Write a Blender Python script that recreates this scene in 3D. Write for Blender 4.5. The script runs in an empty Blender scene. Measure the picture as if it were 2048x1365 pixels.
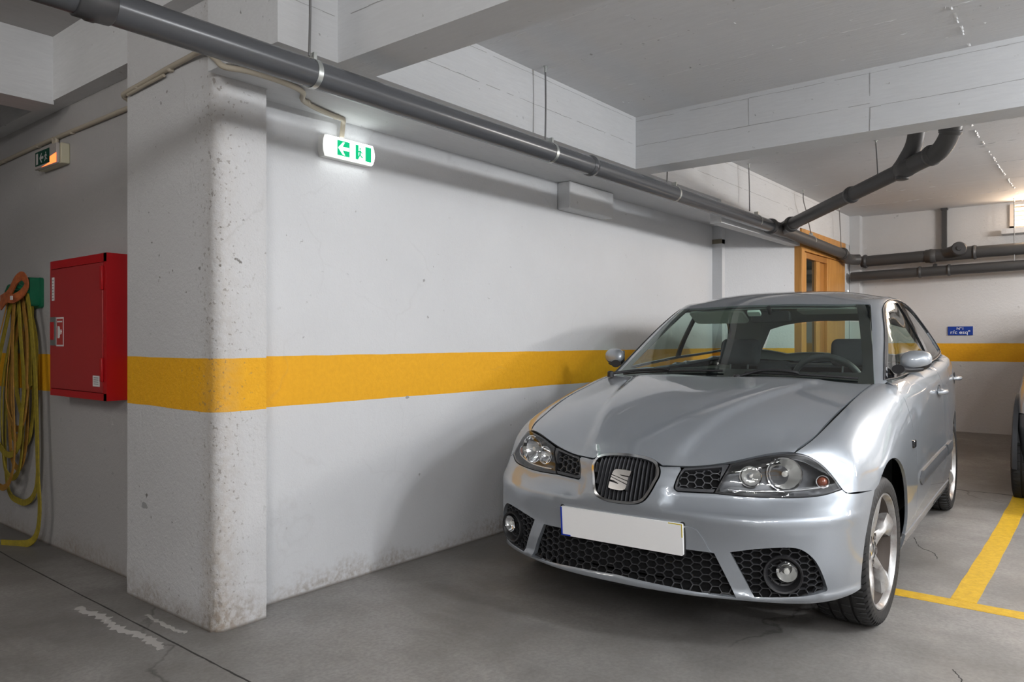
import bpy, bmesh, math, random
import numpy as np
from mathutils import Vector, Matrix, Euler
from mathutils.bvhtree import BVHTree
from mathutils.geometry import delaunay_2d_cdt
from mathutils.interpolate import poly_3d_calc

random.seed(7)
SC = bpy.context.scene
COL = SC.collection
R = math.radians

# ---------------------------------------------------------------- camera
cam_data = bpy.data.cameras.new('camera'); cam = bpy.data.objects.new('camera', cam_data); COL.objects.link(cam)
cam.location = (0, -2.8817, 1.1514)
cam.rotation_euler = (R(90), 0, R(-51.1524))
cam_data.sensor_width = 36; cam_data.lens = 1505.03 / 2048 * 36; cam_data.clip_start = .05
SC.camera = cam
# ---------------------------------------------------------------- world, exposure
w = bpy.data.worlds.new('world'); SC.world = w; w.use_nodes = True
w.node_tree.nodes['Background'].inputs[0].default_value = (.80, .84, .90, 1)
w.node_tree.nodes['Background'].inputs[1].default_value = .16
SC.view_settings.view_transform = 'Standard'; SC.view_settings.look = 'None'
SC.view_settings.exposure = 0.62; SC.view_settings.gamma = 1; SC.view_settings.use_curve_mapping = False
SC.cycles.use_denoising = True
SC.cycles.max_bounces = 7; SC.cycles.transparent_max_bounces = 16; SC.cycles.sample_clamp_indirect = 6
# ---------------------------------------------------------------- ceiling lamps of the garage, some added as fill (fixtures are built further down)
LAMPS = [  # x, y, z, rotation, length, power, colour
 (2.90, -4.75, 2.43, 90, 1.2, 66, (.94, .965, 1)),
 (2.90, -7.60, 2.43, 90, 1.2, 60, (.96, .975, 1)),  # added fill, brightens the ceiling and the cross beam
 (6.60, -4.30, 2.43, 90, 1.2, 74, (1, .96, .93)),
 (-1.35, 1.00, 2.66, 0, 1.2, 13, (1, .94, .87)),
 (-2.2, -4.9, 2.66, 0, 1.2, 40, (.97, .97, 1)),
 (.55, -4.30, 2.66, 0, 1.2, 30, (.97, .98, 1)),
 (-1.1, -3.3, 2.66, 0, 1.2, 26, (.97, .98, 1)),  # added fill, shares out the light to soften highlights
 (4.9, -5.9, 2.43, 90, 1.2, 20, (.97, .98, 1)),  # added fill, keeps the wing highlight from burning out
 (6.2, -8.2, 2.43, 90, 1.2, 34, (.97, .98, 1)),  # added fill from the far side
 (-5.2, -7.5, 2.66, 0, 1.2, 60, (1, .97, .93)),  # added fill from the far left end
]
for x, y, z, rz, ln, pw, c in LAMPS:
    for k in (-.4, 0, .4):
        ld = bpy.data.lights.new('tube_light', 'POINT'); ld.shadow_soft_size = .09; ld.energy = pw / 3 * 1.6; ld.color = c
        lo = bpy.data.objects.new('tube_light', ld); COL.objects.link(lo); lo.location = (x + k*ln*math.cos(R(rz)), y + k*ln*math.sin(R(rz)), z - .14)

# ---------------------------------------------------------------- helpers
def tag(o, label=None, cat=None, group=None, kind=None):
    if label: o['label'] = label
    if cat: o['category'] = cat
    if group: o['group'] = group
    if kind: o['kind'] = kind
    return o
def empty(name, loc=(0, 0, 0), rz=0, parent=None):
    o = bpy.data.objects.new(name, None); COL.objects.link(o); o.location = loc; o.rotation_euler = (0, 0, rz); o.empty_display_size = .1
    if parent: o.parent = parent
    return o
def link(name, me, mat, parent=None):
    o = bpy.data.objects.new(name, me); COL.objects.link(o)
    if mat is not None and not me.materials:
        for m in (mat if isinstance(mat, (list, tuple)) else [mat]): me.materials.append(m)
    if parent: o.parent = parent
    return o
def sharp(me, ang=40):
    for p in me.polygons: p.use_smooth = True
    me.set_sharp_from_angle(angle=R(ang))
def mesh(name, vs, fs, mat=None, parent=None, smooth=None, mats=None):
    me = bpy.data.meshes.new(name); me.from_pydata([tuple(v) for v in vs], [], fs); me.update()
    if mats is not None:
        for p, m in zip(me.polygons, mats): p.material_index = m
    if smooth: sharp(me, smooth)
    return link(name, me, mat, parent)
class MB:
    """collects simple solids into one mesh"""
    def __init__(s): s.v = []; s.f = []; s.m = []
    def add(s, vs, fs, m=0):
        b = len(s.v); s.v += [tuple(v) for v in vs]; s.f += [[i + b for i in f] for f in fs]; s.m += [m] * len(fs)
    def box(s, lo, hi, m=0, M=None):
        x0, y0, z0 = lo; x1, y1, z1 = hi
        vs = [Vector(v) for v in [(x0,y0,z0),(x1,y0,z0),(x1,y1,z0),(x0,y1,z0),(x0,y0,z1),(x1,y0,z1),(x1,y1,z1),(x0,y1,z1)]]
        if M: vs = [M @ v for v in vs]
        s.add(vs, [(0,3,2,1),(4,5,6,7),(0,1,5,4),(1,2,6,5),(2,3,7,6),(3,0,4,7)], m)
    def rbox(s, lo, hi, r, m=0, M=None, n=4, axis=1):
        """box whose corners are rounded around one axis"""
        a, b = [i for i in range(3) if i != axis]
        pts = []
        for cx, cy, t0 in ((hi[a]-r, hi[b]-r, 0), (lo[a]+r, hi[b]-r, 90), (lo[a]+r, lo[b]+r, 180), (hi[a]-r, lo[b]+r, 270)):
            for k in range(n + 1):
                t = R(t0 + 90 * k / n); pts.append((cx + r * math.cos(t), cy + r * math.sin(t)))
        s.prism(pts, lo[axis], hi[axis], axis, m, M)
    def prism(s, pts, h0, h1, axis=2, m=0, M=None):
        a, b = [i for i in range(3) if i != axis]; n = len(pts); vs = []
        for h in (h0, h1):
            for p in pts:
                v = [0, 0, 0]; v[a] = p[0]; v[b] = p[1]; v[axis] = h; v = Vector(v); vs.append(M @ v if M else v)
        fl = axis == 1
        fs = [list(range(n))[::-1], list(range(n, 2 * n))] + [(i, (i+1) % n, n + (i+1) % n, n + i) for i in range(n)]
        if fl: fs = [f[::-1] for f in fs]
        s.add(vs, fs, m)
    def tube(s, pts, r, n=12, m=0, caps=True, M=None):
        P = [Vector(p) for p in pts]
        rr = r if isinstance(r, (list, tuple)) else [r] * len(P)
        up = Vector((0, 0, 1)); vs = []; pu = None
        for i, p in enumerate(P):
            d = (P[min(i+1, len(P)-1)] - P[max(i-1, 0)]).normalized()
            if pu is None: pu = d.orthogonal() if abs(d.dot(up)) > .95 else up.cross(d).cross(d) * -1
            u = (pu - d * pu.dot(d)).normalized(); pu = u; q = d.cross(u)
            for k in range(n):
                t = 2 * math.pi * k / n; vs.append(p + (u * math.cos(t) + q * math.sin(t)) * rr[i])
        if M: vs = [M @ v for v in vs]
        fs = [(i*n+k, i*n+(k+1) % n, (i+1)*n+(k+1) % n, (i+1)*n+k) for i in range(len(P)-1) for k in range(n)]
        if caps: fs += [list(range(n))[::-1], [(len(P)-1)*n+k for k in range(n)]]
        s.add(vs, fs, m)
    def lathe(s, prof, n=32, axis='z', m=0, M=None, close=False):
        """prof: (radius, height) pairs, turned about the axis"""
        vs = []
        for (r, h) in prof:
            for k in range(n):
                t = 2 * math.pi * k / n; c, q = r * math.cos(t), r * math.sin(t)
                v = Vector({'z': (c, q, h), 'y': (q, h, c), 'x': (h, c, q)}[axis]); vs.append(M @ v if M else v)
        L = len(prof); rng = range(L if close else L - 1)
        fs = [(i*n+k, i*n+(k+1) % n, ((i+1) % L)*n+(k+1) % n, ((i+1) % L)*n+k) for i in rng for k in range(n)]
        s.add(vs, fs, m)
    def obj(s, name, mat, parent=None, smooth=35, fix=True):
        o = mesh(name, s.v, s.f, mat, parent, None, s.m if any(s.m) else None)
        if fix:
            bm = bmesh.new(); bm.from_mesh(o.data); bmesh.ops.recalc_face_normals(bm, faces=bm.faces); bm.to_mesh(o.data); bm.free()
        if smooth: sharp(o.data, smooth)
        return o
def crom(pts, n=6, closed=False):
    """Catmull-Rom curve through the points"""
    P = [Vector(p) for p in pts]; out = []; L = len(P)
    for i in range(L if closed else L - 1):
        p1, p2 = P[i], P[(i+1) % L]
        p0 = P[(i-1) % L] if (closed or i > 0) else p1 * 2 - p2
        p3 = P[(i+2) % L] if (closed or i + 2 < L) else p2 * 2 - p1
        for k in range(n):
            t = k / n
            out.append(.5 * ((2*p1) + (p2-p0)*t + (2*p0-5*p1+4*p2-p3)*t*t + (3*p1-p0-3*p2+p3)*t**3))
    if not closed: out.append(P[-1])
    return out
def sm(a, b, x):
    t = min(1, max(0, (x - a) / (b - a))); return t * t * (3 - 2 * t)
def copy_tree(o, parent=None, mat_world=None):
    c = o.copy(); COL.objects.link(c); c.parent = parent
    for ch in o.children: copy_tree(ch, c)
    return c

# ---------------------------------------------------------------- materials
def nodes(name):
    m = bpy.data.materials.new(name); m.use_nodes = True; nt = m.node_tree; return m, nt, nt.nodes['Principled BSDF']
def setp(b, **k):
    names = dict(col='Base Color', rough='Roughness', metal='Metallic', coat='Coat Weight', coatr='Coat Roughness', spec='Specular IOR Level', trans='Transmission Weight', ior='IOR', alpha='Alpha', emit='Emission Color', estr='Emission Strength', aniso='Anisotropic')
    for a, v in k.items():
        if isinstance(v, tuple) and len(v) == 3: v = (*v, 1)
        b.inputs[names[a]].default_value = v
def N(nt, t, **k):
    n = nt.nodes.new(t)
    for a, v in k.items():
        if hasattr(n, a): setattr(n, a, v)
        else: n.inputs[a].default_value = v
    return n
def simple(name, col, rough=.5, metal=0, **k):
    m, nt, b = nodes(name); setp(b, col=col, rough=rough, metal=metal, **k)
    return m
def ramp(nt, fac, stops):
    r = N(nt, 'ShaderNodeValToRGB'); e = r.color_ramp.elements
    while len(e) < len(stops): e.new(.5)
    for i, (p, c) in enumerate(stops):
        e[i].position = p; e[i].color = (c, c, c, 1) if not isinstance(c, tuple) else (*c, 1)
    nt.links.new(fac, r.inputs[0]); return r.outputs[0]
def noise(nt, vec, scale, detail=4, rough=.55, sc3=None):
    if sc3:
        mp = N(nt, 'ShaderNodeMapping'); mp.inputs['Scale'].default_value = sc3; nt.links.new(vec, mp.inputs[0]); vec = mp.outputs[0]
    n = N(nt, 'ShaderNodeTexNoise'); n.inputs['Scale'].default_value = scale; n.inputs['Detail'].default_value = detail; n.inputs['Roughness'].default_value = rough
    nt.links.new(vec, n.inputs['Vector']); return n.outputs[0]
def mixc(nt, fac, a, b, mode='MIX'):
    n = N(nt, 'ShaderNodeMix', data_type='RGBA', blend_type=mode)
    for i, v in ((0, fac), (6, a), (7, b)):
        if hasattr(v, 'is_linked'): nt.links.new(v, n.inputs[i])
        else: n.inputs[i].default_value = v if not isinstance(v, tuple) else (*v, 1)
    return n.outputs[2]
def math_(nt, op, a, b=0.0):
    n = N(nt, 'ShaderNodeMath', operation=op)
    for i, v in ((0, a), (1, b)):
        if hasattr(v, 'is_linked'): nt.links.new(v, n.inputs[i])
        else: n.inputs[i].default_value = v
    return n.outputs[0]
def bump(nt, b, h, strength=.3, dist=.01):
    n = N(nt, 'ShaderNodeBump'); n.inputs['Strength'].default_value = strength; n.inputs['Distance'].default_value = dist
    nt.links.new(h, n.inputs['Height']); nt.links.new(n.outputs[0], b.inputs['Normal'])

def wall_paint(name, white=(.80,.81,.82), band=None, band_drop=0.0, dirt=.5, corner=None, rough=.72, relief=.35):
    """painted render: soft roller relief, scuffs, a dirty foot and (band) the yellow stripe between two heights"""
    m, nt, b = nodes(name); g = N(nt, 'ShaderNodeNewGeometry'); P = g.outputs['Position']
    sep = N(nt, 'ShaderNodeSeparateXYZ'); nt.links.new(P, sep.inputs[0]); z = sep.outputs[2]
    big = noise(nt, P, 1.1, 5, .6); fine = noise(nt, P, 42, 5, .6); sp = noise(nt, P, 26, 3, .5); spm = noise(nt, P, 2.3, 3, .5)
    col = mixc(nt, ramp(nt, big, [(.35, 0.0), (.7, 1.0)]), white, tuple(c * .93 for c in white))
    if band:
        z0, z1 = band
        wob = math_(nt, 'MULTIPLY', math_(nt, 'SUBTRACT', noise(nt, P, 3.0, 3), .5), .012)
        zz = math_(nt, 'ADD', z, wob)
        if band_drop: zz = math_(nt, 'ADD', zz, math_(nt, 'MULTIPLY', sep.outputs[0], band_drop))
        top = math_(nt, 'LESS_THAN', zz, z1); bot = math_(nt, 'GREATER_THAN', zz, z0)
        yel = mixc(nt, ramp(nt, fine, [(.3, 0.0), (.75, 1.0)]), (.78, .375, .003), (.86, .43, .006))
        col = mixc(nt, math_(nt, 'MULTIPLY', top, bot), col, yel)
    # scuffs: small dark flecks where a slow noise allows
    fl = math_(nt, 'MULTIPLY', ramp(nt, sp, [(.69, 0.0), (.73, 1.0)]), ramp(nt, spm, [(.46, 0.0), (.60, 1.0)]))
    col = mixc(nt, math_(nt, 'MULTIPLY', fl, dirt), col, (.16, .15, .14))
    # thin hairline cracks
    vo = N(nt, 'ShaderNodeTexVoronoi', feature='DISTANCE_TO_EDGE'); vo.inputs['Scale'].default_value = 1.3
    wrp = N(nt, 'ShaderNodeMix', data_type='VECTOR'); wrp.inputs[0].default_value = .12
    nn = N(nt, 'ShaderNodeTexNoise'); nn.inputs['Scale'].default_value = 6; nt.links.new(P, nn.inputs['Vector'])
    nt.links.new(P, wrp.inputs[4]); nt.links.new(nn.outputs[1], wrp.inputs[5]); nt.links.new(wrp.outputs[1], vo.inputs['Vector'])
    cr = math_(nt, 'MULTIPLY', ramp(nt, vo.outputs[0], [(.0, 1.0), (.006, 0.0)]), ramp(nt, noise(nt, P, 1.7, 2), [(.52, 0.0), (.6, 1.0)]))
    col = mixc(nt, math_(nt, 'MULTIPLY', cr, .14 * dirt), col, (.25, .23, .21))
    # foot of the wall
    zf = math_(nt, 'ADD', z, math_(nt, 'MULTIPLY', math_(nt, 'SUBTRACT', noise(nt, P, 3, 7, .72), .5), .40))
    foot = ramp(nt, math_(nt, 'MULTIPLY', zf, 1.0), [(.0, .9), (.10, 0.0)])
    if corner:      # grubby worn edge of the pillar
        dx = math_(nt, 'SUBTRACT', sep.outputs[0], corner[0]); dy = math_(nt, 'SUBTRACT', sep.outputs[1], corner[1])
        dd = math_(nt, 'SQRT', math_(nt, 'ADD', math_(nt, 'MULTIPLY', dx, dx), math_(nt, 'MULTIPLY', dy, dy)))
        dd = math_(nt, 'ADD', dd, math_(nt, 'MULTIPLY', math_(nt, 'SUBTRACT', noise(nt, P, 2.4, 6, .7, (1, 1, .5)), .5), .16))
        ed = ramp(nt, dd, [(.03, 1.0), (.13, 0.0)]); lowz = ramp(nt, math_(nt, 'MULTIPLY', z, .4), [(.0, 1.0), (.22, .42), (.8, .3)])
        st = math_(nt, 'MULTIPLY', math_(nt, 'MULTIPLY', ed, lowz), ramp(nt, fine, [(.36, .35), (.62, 1.0)]))
        col = mixc(nt, math_(nt, 'MULTIPLY', st, .75), col, (.30, .235, .165))
        fl2 = math_(nt, 'MULTIPLY', ramp(nt, noise(nt, P, 55, 3, .5), [(.62, 0.0), (.66, 1.0)]), ramp(nt, dd, [(.06, 1.0), (.22, 0.0)]))
        col = mixc(nt, math_(nt, 'MULTIPLY', fl2, .55), col, (.17, .14, .11))
    col = mixc(nt, math_(nt, 'MULTIPLY', math_(nt, 'MULTIPLY', foot, ramp(nt, fine, [(.38, .15), (.62, 1.0)])), .75), col, (.27, .22, .17))
    seam = ramp(nt, math_(nt, 'ADD', z, math_(nt, 'MULTIPLY', fine, .012)), [(.008, 1.0), (.020, 0.0)])
    col = mixc(nt, math_(nt, 'MULTIPLY', seam, .8), col, (.10, .08, .06))
    nt.links.new(col, b.inputs['Base Color']); setp(b, rough=rough)
    h = math_(nt, 'ADD', math_(nt, 'MULTIPLY', noise(nt, P, 120, 3, .6), .5), fine)
    bump(nt, b, h, relief * 1.4, .006)
    return m

def concrete_paint(name, col=(.78,.79,.80), boards=(0, 6.0), streak=None, dark=.86):
    """white washed board-marked concrete: faint board joints along one axis, blowholes and drips"""
    m, nt, b = nodes(name); g = N(nt, 'ShaderNodeNewGeometry'); P = g.outputs['Position']
    big = noise(nt, P, .9, 5, .6); grain = noise(nt, P, 9, 4, .6, streak or (1, 1, 1)); hole = noise(nt, P, 34, 3, .5); hm = noise(nt, P, 3.1, 3)
    c = mixc(nt, ramp(nt, big, [(.3, 0.0), (.75, 1.0)]), col, tuple(v * dark for v in col))
    c = mixc(nt, ramp(nt, grain, [(.35, 0.0), (.8, .5)]), c, tuple(v * .82 for v in col))
    pit = math_(nt, 'MULTIPLY', ramp(nt, hole, [(.70, 0.0), (.735, 1.0)]), ramp(nt, hm, [(.47, 0.0), (.6, 1.0)]))
    c = mixc(nt, math_(nt, 'MULTIPLY', pit, .7), c, (.16, .15, .14))
    nt.links.new(c, b.inputs['Base Color']); setp(b, rough=.75)
    h = math_(nt, 'ADD', math_(nt, 'MULTIPLY', grain, 1.0), math_(nt, 'MULTIPLY', pit, -.8))
    bump(nt, b, h, .35, .006)
    return m

def floor_mat():
    m, nt, b = nodes('floor_concrete'); g = N(nt, 'ShaderNodeNewGeometry'); P = g.outputs['Position']
    big = noise(nt, P, .75, 6, .62); mid = noise(nt, P, 4.2, 6, .65); fine = noise(nt, P, 60, 4, .6); sw = noise(nt, P, 1.6, 5, .7, (1, .35, 1))
    c = mixc(nt, ramp(nt, big, [(.40, 0.0), (.60, 1.0)]), (.150, .142, .133), (.315, .303, .288))
    c = mixc(nt, ramp(nt, mid, [(.38, 0.0), (.7, .6)]), c, (.22, .205, .19))
    c = mixc(nt, ramp(nt, sw, [(.53, 0.0), (.68, .6)]), c, (.37, .355, .335))
    c = mixc(nt, ramp(nt, fine, [(.35, .35), (.62, 0.0)]), c, (.12, .115, .11))
    vo = N(nt, 'ShaderNodeTexVoronoi', feature='DISTANCE_TO_EDGE'); vo.inputs['Scale'].default_value = .55
    nn = N(nt, 'ShaderNodeTexNoise'); nn.inputs['Scale'].default_value = 3.5; nn.inputs['Detail'].default_value = 6; nt.links.new(P, nn.inputs['Vector'])
    wrp = N(nt, 'ShaderNodeMix', data_type='VECTOR'); wrp.inputs[0].default_value = .25
    nt.links.new(P, wrp.inputs[4]); nt.links.new(nn.outputs[1], wrp.inputs[5]); nt.links.new(wrp.outputs[1], vo.inputs['Vector'])
    cr = math_(nt, 'MULTIPLY', ramp(nt, vo.outputs[0], [(.0, 1.0), (.0035, 0.0)]), ramp(nt, noise(nt, P, .9, 2), [(.50, 0.0), (.56, 1.0)]))
    c = mixc(nt, math_(nt, 'MULTIPLY', cr, .7), c, (.06, .055, .05))
    nt.links.new(c, b.inputs['Base Color'])
    nt.links.new(ramp(nt, mid, [(.3, .42), (.7, .62)]), b.inputs['Roughness'])
    bump(nt, b, math_(nt, 'ADD', math_(nt, 'MULTIPLY', mid, .6), math_(nt, 'MULTIPLY', fine, .4)), .22, .006)
    return m

def worn_paint(name, c0, c1, rough=.6):
    m, nt, b = nodes(name); g = N(nt, 'ShaderNodeNewGeometry'); P = g.outputs['Position']
    c = mixc(nt, ramp(nt, noise(nt, P, 30, 5, .7), [(.38, 0.0), (.62, 1.0)]), c0, c1)
    c = mixc(nt, ramp(nt, noise(nt, P, 75, 4, .7), [(.63, 0.0), (.7, .6)]), c, (.25, .23, .2))
    nt.links.new(c, b.inputs['Base Color']); setp(b, rough=rough); bump(nt, b, noise(nt, P, 80, 3), .2, .003)
    return m

def wood_mat(name, c0, c1, axis_scale=(14, 14, 1.0)):
    m, nt, b = nodes(name); g = N(nt, 'ShaderNodeNewGeometry'); P = g.outputs['Position']
    n1 = noise(nt, P, 3.0, 6, .6, axis_scale)
    c = mixc(nt, ramp(nt, n1, [(.3, 0.0), (.72, 1.0)]), c0, c1)
    nt.links.new(c, b.inputs['Base Color']); setp(b, rough=.42); bump(nt, b, n1, .15, .004)
    return m

def glass_mat(name, tint, mul=1.0):
    """thin pane: tinted see-through sheet with the mirror share of a real pane, the same from both sides"""
    m = bpy.data.materials.new(name); m.use_nodes = True; nt = m.node_tree; nt.nodes.clear()
    out = N(nt, 'ShaderNodeOutputMaterial'); tr = N(nt, 'ShaderNodeBsdfTransparent'); gl = N(nt, 'ShaderNodeBsdfGlossy')
    tr.inputs[0].default_value = (*tint, 1); gl.inputs['Roughness'].default_value = 0; gl.inputs[0].default_value = (1, 1, 1, 1)
    g = N(nt, 'ShaderNodeNewGeometry'); d = N(nt, 'ShaderNodeVectorMath', operation='DOT_PRODUCT'); nt.links.new(g.outputs['Normal'], d.inputs[0]); nt.links.new(g.outputs['Incoming'], d.inputs[1])
    c = math_(nt, 'SUBTRACT', 1.0, math_(nt, 'ABSOLUTE', d.outputs['Value'])); f = math_(nt, 'MULTIPLY', math_(nt, 'ADD', .075, math_(nt, 'MULTIPLY', math_(nt, 'POWER', c, 5.0), .85)), mul)
    mx = N(nt, 'ShaderNodeMixShader')
    nt.links.new(f, mx.inputs[0]); nt.links.new(tr.outputs[0], mx.inputs[1]); nt.links.new(gl.outputs[0], mx.inputs[2]); nt.links.new(mx.outputs[0], out.inputs[0])
    return m

def car_paint(name, col):
    m, nt, b = nodes(name); g = N(nt, 'ShaderNodeNewGeometry')
    fl = noise(nt, g.outputs['Position'], 900, 2, .5)
    c = mixc(nt, ramp(nt, fl, [(.3, 0.0), (.7, 1.0)]), tuple(v * .93 for v in col), col)
    nt.links.new(c, b.inputs['Base Color']); setp(b, metal=.62, rough=.47, coat=1.0, coatr=.015)
    b.inputs['Coat IOR'].default_value = 1.75
    return m

M = dict(
 paint=car_paint('silver_paint', (.345, .375, .41)), paint2=car_paint('pale_silver_paint', (.60, .63, .65)),
 black=simple('black_plastic', (.018, .018, .02), .45), satin=simple('dark_grey_plastic', (.06, .062, .068), .42),
 gloss=simple('gloss_black_trim', (.01, .01, .012), .08, coat=.5), void=simple('underbody_black', (.006, .006, .007), .9),
 chrome=simple('chrome', (.86, .87, .88), .07, 1), dchrome=simple('satin_chrome', (.74, .75, .76), .13, 1), visor=simple('pale_sun_visor', (.62, .66, .60), .8),
 alloy=None, rubber=simple('tyre_rubber', (.013, .0125, .0125), .6), barrel=simple('dusty_wheel_barrel', (.075, .06, .05), .6, .4),
 glass=glass_mat('windscreen_glass', (.76, .88, .82), 1.0), sglass=glass_mat('side_glass', (.78, .88, .84), .95), lens=glass_mat('headlamp_lens', (.93, .94, .95), .8),
 trim=simple('grey_cabin_trim', (.30, .33, .31), .75), dash=simple('dark_dashboard', (.11, .12, .115), .6), seat=simple('charcoal_seat_fabric', (.06, .062, .07), .95),
 rub=simple('grey_rub_strip', (.06, .064, .07), .38), amber=simple('amber_bulb', (.26, .06, .025), .15, coat=1), bulb=simple('bulb_glass', (.85, .84, .78), .05, .3, coat=1),
 plate=simple('white_number_plate', (1, 1, 1), .35), pblue=simple('plate_blue', (.0, .035, .45), .4), pyel=simple('plate_yellow', (.65, .5, .02), .4),
 galv=simple('galvanised_steel', (.55, .57, .55), .35, .9), rod=simple('dull_steel_rod', (.20, .20, .20), .5, .7), hub=simple('brake_disc_steel', (.22, .20, .19), .45, .8),
 redtail=simple('red_tail_lens', (.30, .01, .01), .12, coat=1),
)
def alloy_mat():
    m, nt, b = nodes('alloy_wheel_silver'); g = N(nt, 'ShaderNodeTexCoord')
    d = noise(nt, g.outputs['Object'], 14, 5, .65)
    c = mixc(nt, ramp(nt, d, [(.46, 0.0), (.72, .75)]), (.46, .46, .455), (.20, .15, .125))
    nt.links.new(c, b.inputs['Base Color']); setp(b, metal=.7, rough=.36, coat=.3)
    return m
M['alloy'] = alloy_mat()
# ---------------------------------------------------------------- car base surfaces
def box_lattice(nx, ny, nz, pos, skip=()):
    """half-open box lattice (faces front, rear, side, top), mirrored across y=0; pos(i,j,k)->(x,y,z)"""
    idx = {}; vs = []; fs = []
    def vid(i, j, k, s):
        if j == 0: s = 1
        key = (i, j, k, s)
        if key not in idx:
            x, y, z = pos(i, j, k); idx[key] = len(vs); vs.append((x, y*s, z))
        return idx[key]
    def q(a, b, c, d, s):
        f = [vid(*p, s) for p in (a, b, c, d)]
        fs.append(f if s == 1 else f[::-1])
    for s in (1, -1):
        for k in range(nz):
            for j in range(ny):
                q((nx,j,k),(nx,j+1,k),(nx,j+1,k+1),(nx,j,k+1),s)
                q((0,j,k),(0,j,k+1),(0,j+1,k+1),(0,j+1,k),s)
            for i in range(nx):
                q((i,ny,k),(i,ny,k+1),(i+1,ny,k+1),(i+1,ny,k),s)
        for i in range(nx):
            for j in range(ny):
                q((i,j,nz),(i+1,j,nz),(i+1,j+1,nz),(i,j+1,nz),s)
    return vs, fs

def relax(V, F, n, lam=.5):
    """Laplacian fairing of a surface; open borders stay"""
    A = np.array([tuple(v) for v in V]); E = np.array([(f[i], f[(i+1) % len(f)]) for f in F for i in range(len(f))])
    Es = np.sort(E, axis=1); u, c = np.unique(Es, axis=0, return_counts=True)
    border = np.zeros(len(A), bool); border[u[c == 1].ravel()] = True
    deg = np.bincount(u.ravel(), minlength=len(A)).astype(float)[:, None]
    for it in range(n):
        S = np.zeros_like(A)
        for d in range(3):
            S[:, d] = np.bincount(u[:, 0], A[u[:, 1], d], len(A)) + np.bincount(u[:, 1], A[u[:, 0], d], len(A))
        B = A + lam * (S / deg - A); B[border] = A[border]; A = B
    return [Vector(a) for a in A]

def smooth_base(name, vs, fs, level=4, iters=8, fair=0):
    """Catmull-Clark surface that passes through the lattice points"""
    target = [Vector(v) for v in vs]; cage = [v.copy() for v in target]
    me = bpy.data.meshes.new(name); me.from_pydata([tuple(v) for v in cage], [], fs); me.update()
    ob = bpy.data.objects.new(name, me); bpy.context.scene.collection.objects.link(ob)
    m = ob.modifiers.new('s', 'SUBSURF'); m.levels = 3; m.subdivision_type = 'CATMULL_CLARK'
    for it in range(iters):
        dg = bpy.context.evaluated_depsgraph_get(); ev = ob.evaluated_get(dg).to_mesh()
        for n in range(len(cage)):
            cage[n] += (target[n] - ev.vertices[n].co)
        ob.evaluated_get(dg).to_mesh_clear()
        for n, v in enumerate(cage): me.vertices[n].co = v
        me.update()
    m.levels = level
    dg = bpy.context.evaluated_depsgraph_get(); ev = ob.evaluated_get(dg).to_mesh()
    V = [v.co.copy() for v in ev.vertices]; F = [list(p.vertices) for p in ev.polygons]; N = [v.normal.copy() for v in ev.vertices]
    ob.evaluated_get(dg).to_mesh_clear()
    bpy.data.objects.remove(ob); bpy.data.meshes.remove(me)
    if fair: V = relax(V, F, fair)
    return V, F, N, BVHTree.FromPolygons(V, F)

LX, LY, LZ = 10, 5, 6
FY = [0, .14, .28, .42, .57]
FRONT = {  # k: x at the five columns, z at the five columns, corner (x,y,z)
 0: ([.762,.755,.728,.672,.595], [.186]*5, (.49,.70,.196)),
 1: ([.728,.726,.714,.680,.622], [.30]*5, (.51,.725,.30)),
 2: ([.712,.712,.706,.684,.628], [.42]*5, (.50,.735,.42)),
 3: ([.730,.727,.717,.692,.640], [.508]*5, (.47,.750,.51)),
 4: ([.705,.695,.655,.617,.540], [.582,.582,.582,.583,.585], (.40,.752,.588)),
 5: ([.682,.672,.632,.587,.510], [.640,.640,.632,.642,.660], (.375,.735,.655)),
 6: ([.632,.636,.612,.556,.487], [.707,.694,.676,.698,.733], (.36,.688,.738))}
TOPC = [(-3.02,1.0),(-2.80,.98),(-2.30,.95),(-1.70,.95),(-1.10,.95),(-.48,.962),(-.28,.948),(.0,.912),(.28,.858),(.50,.782)]
EDGE = [(-2.99,.66,1.02),(-2.80,.735,1.055),(-2.30,.785,1.035),(-1.70,.795,1.005),(-1.10,.788,.980),(-.62,.770,.950),(-.35,.752,.915),(-.10,.738,.868),(.10,.728,.822),(.28,.712,.770)]
SX = [None,-2.86,-2.30,-1.70,-1.10,-.62,-.35,-.10,.12,.30]
def lower_pos(i, j, k):
    if i == LX:
        xs, zs, cr = FRONT[k]
        return cr if j == LY else (xs[j], FY[j], zs[j])
    if k == LZ:
        cx, cz = TOPC[i]; ex, ey, ez = EDGE[i]
        if j == LY: return EDGE[i]
        t = [0, .22, .44, .66, .86][j]
        zz = cz + (ez - cz) * (t ** 2.2 if i >= 5 else t) + (0.012 * math.sin(math.pi * t) if i >= 5 else 0)
        return (cx + (ex - cx) * t ** 1.6, ey * t, zz)
    zt = EDGE[i][2]
    if i == 0:
        zz = [.24, .34, .46, .58, .70, .86][k]; xr = [-3.10, -3.16, -3.17, -3.15, -3.08, -3.04][k]
        yc = [.66, .71, .73, .735, .73, .70][k]
        if j == LY: return (xr + .12, yc, zz)
        t = [0, .24, .48, .72, .9][j]; return (xr + .03 * t * t, yc * t, zz)
    base = [.178, .30, .42, .53, .64]
    y = [.806, .845, .855, .858, .853]
    if k == 5:
        zz = zt - .11 if i < 9 else zt - .07
        yy = {1:.79,2:.845,3:.848,4:.844,5:.834,6:.826,7:.816,8:.804,9:.778}[i]
        return (SX[i], yy, zz)
    yy = y[k]
    if i == 9: yy = [.782, .802, .812, .815, .800][k]
    if i == 8: yy = [.812, .834, .844, .848, .838][k]
    if i == 1: yy = [.76, .79, .805, .81, .805][k]
    z = base[k]
    if i == 9 and k == 4: z = .625
    return (SX[i], yy, z)

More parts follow.
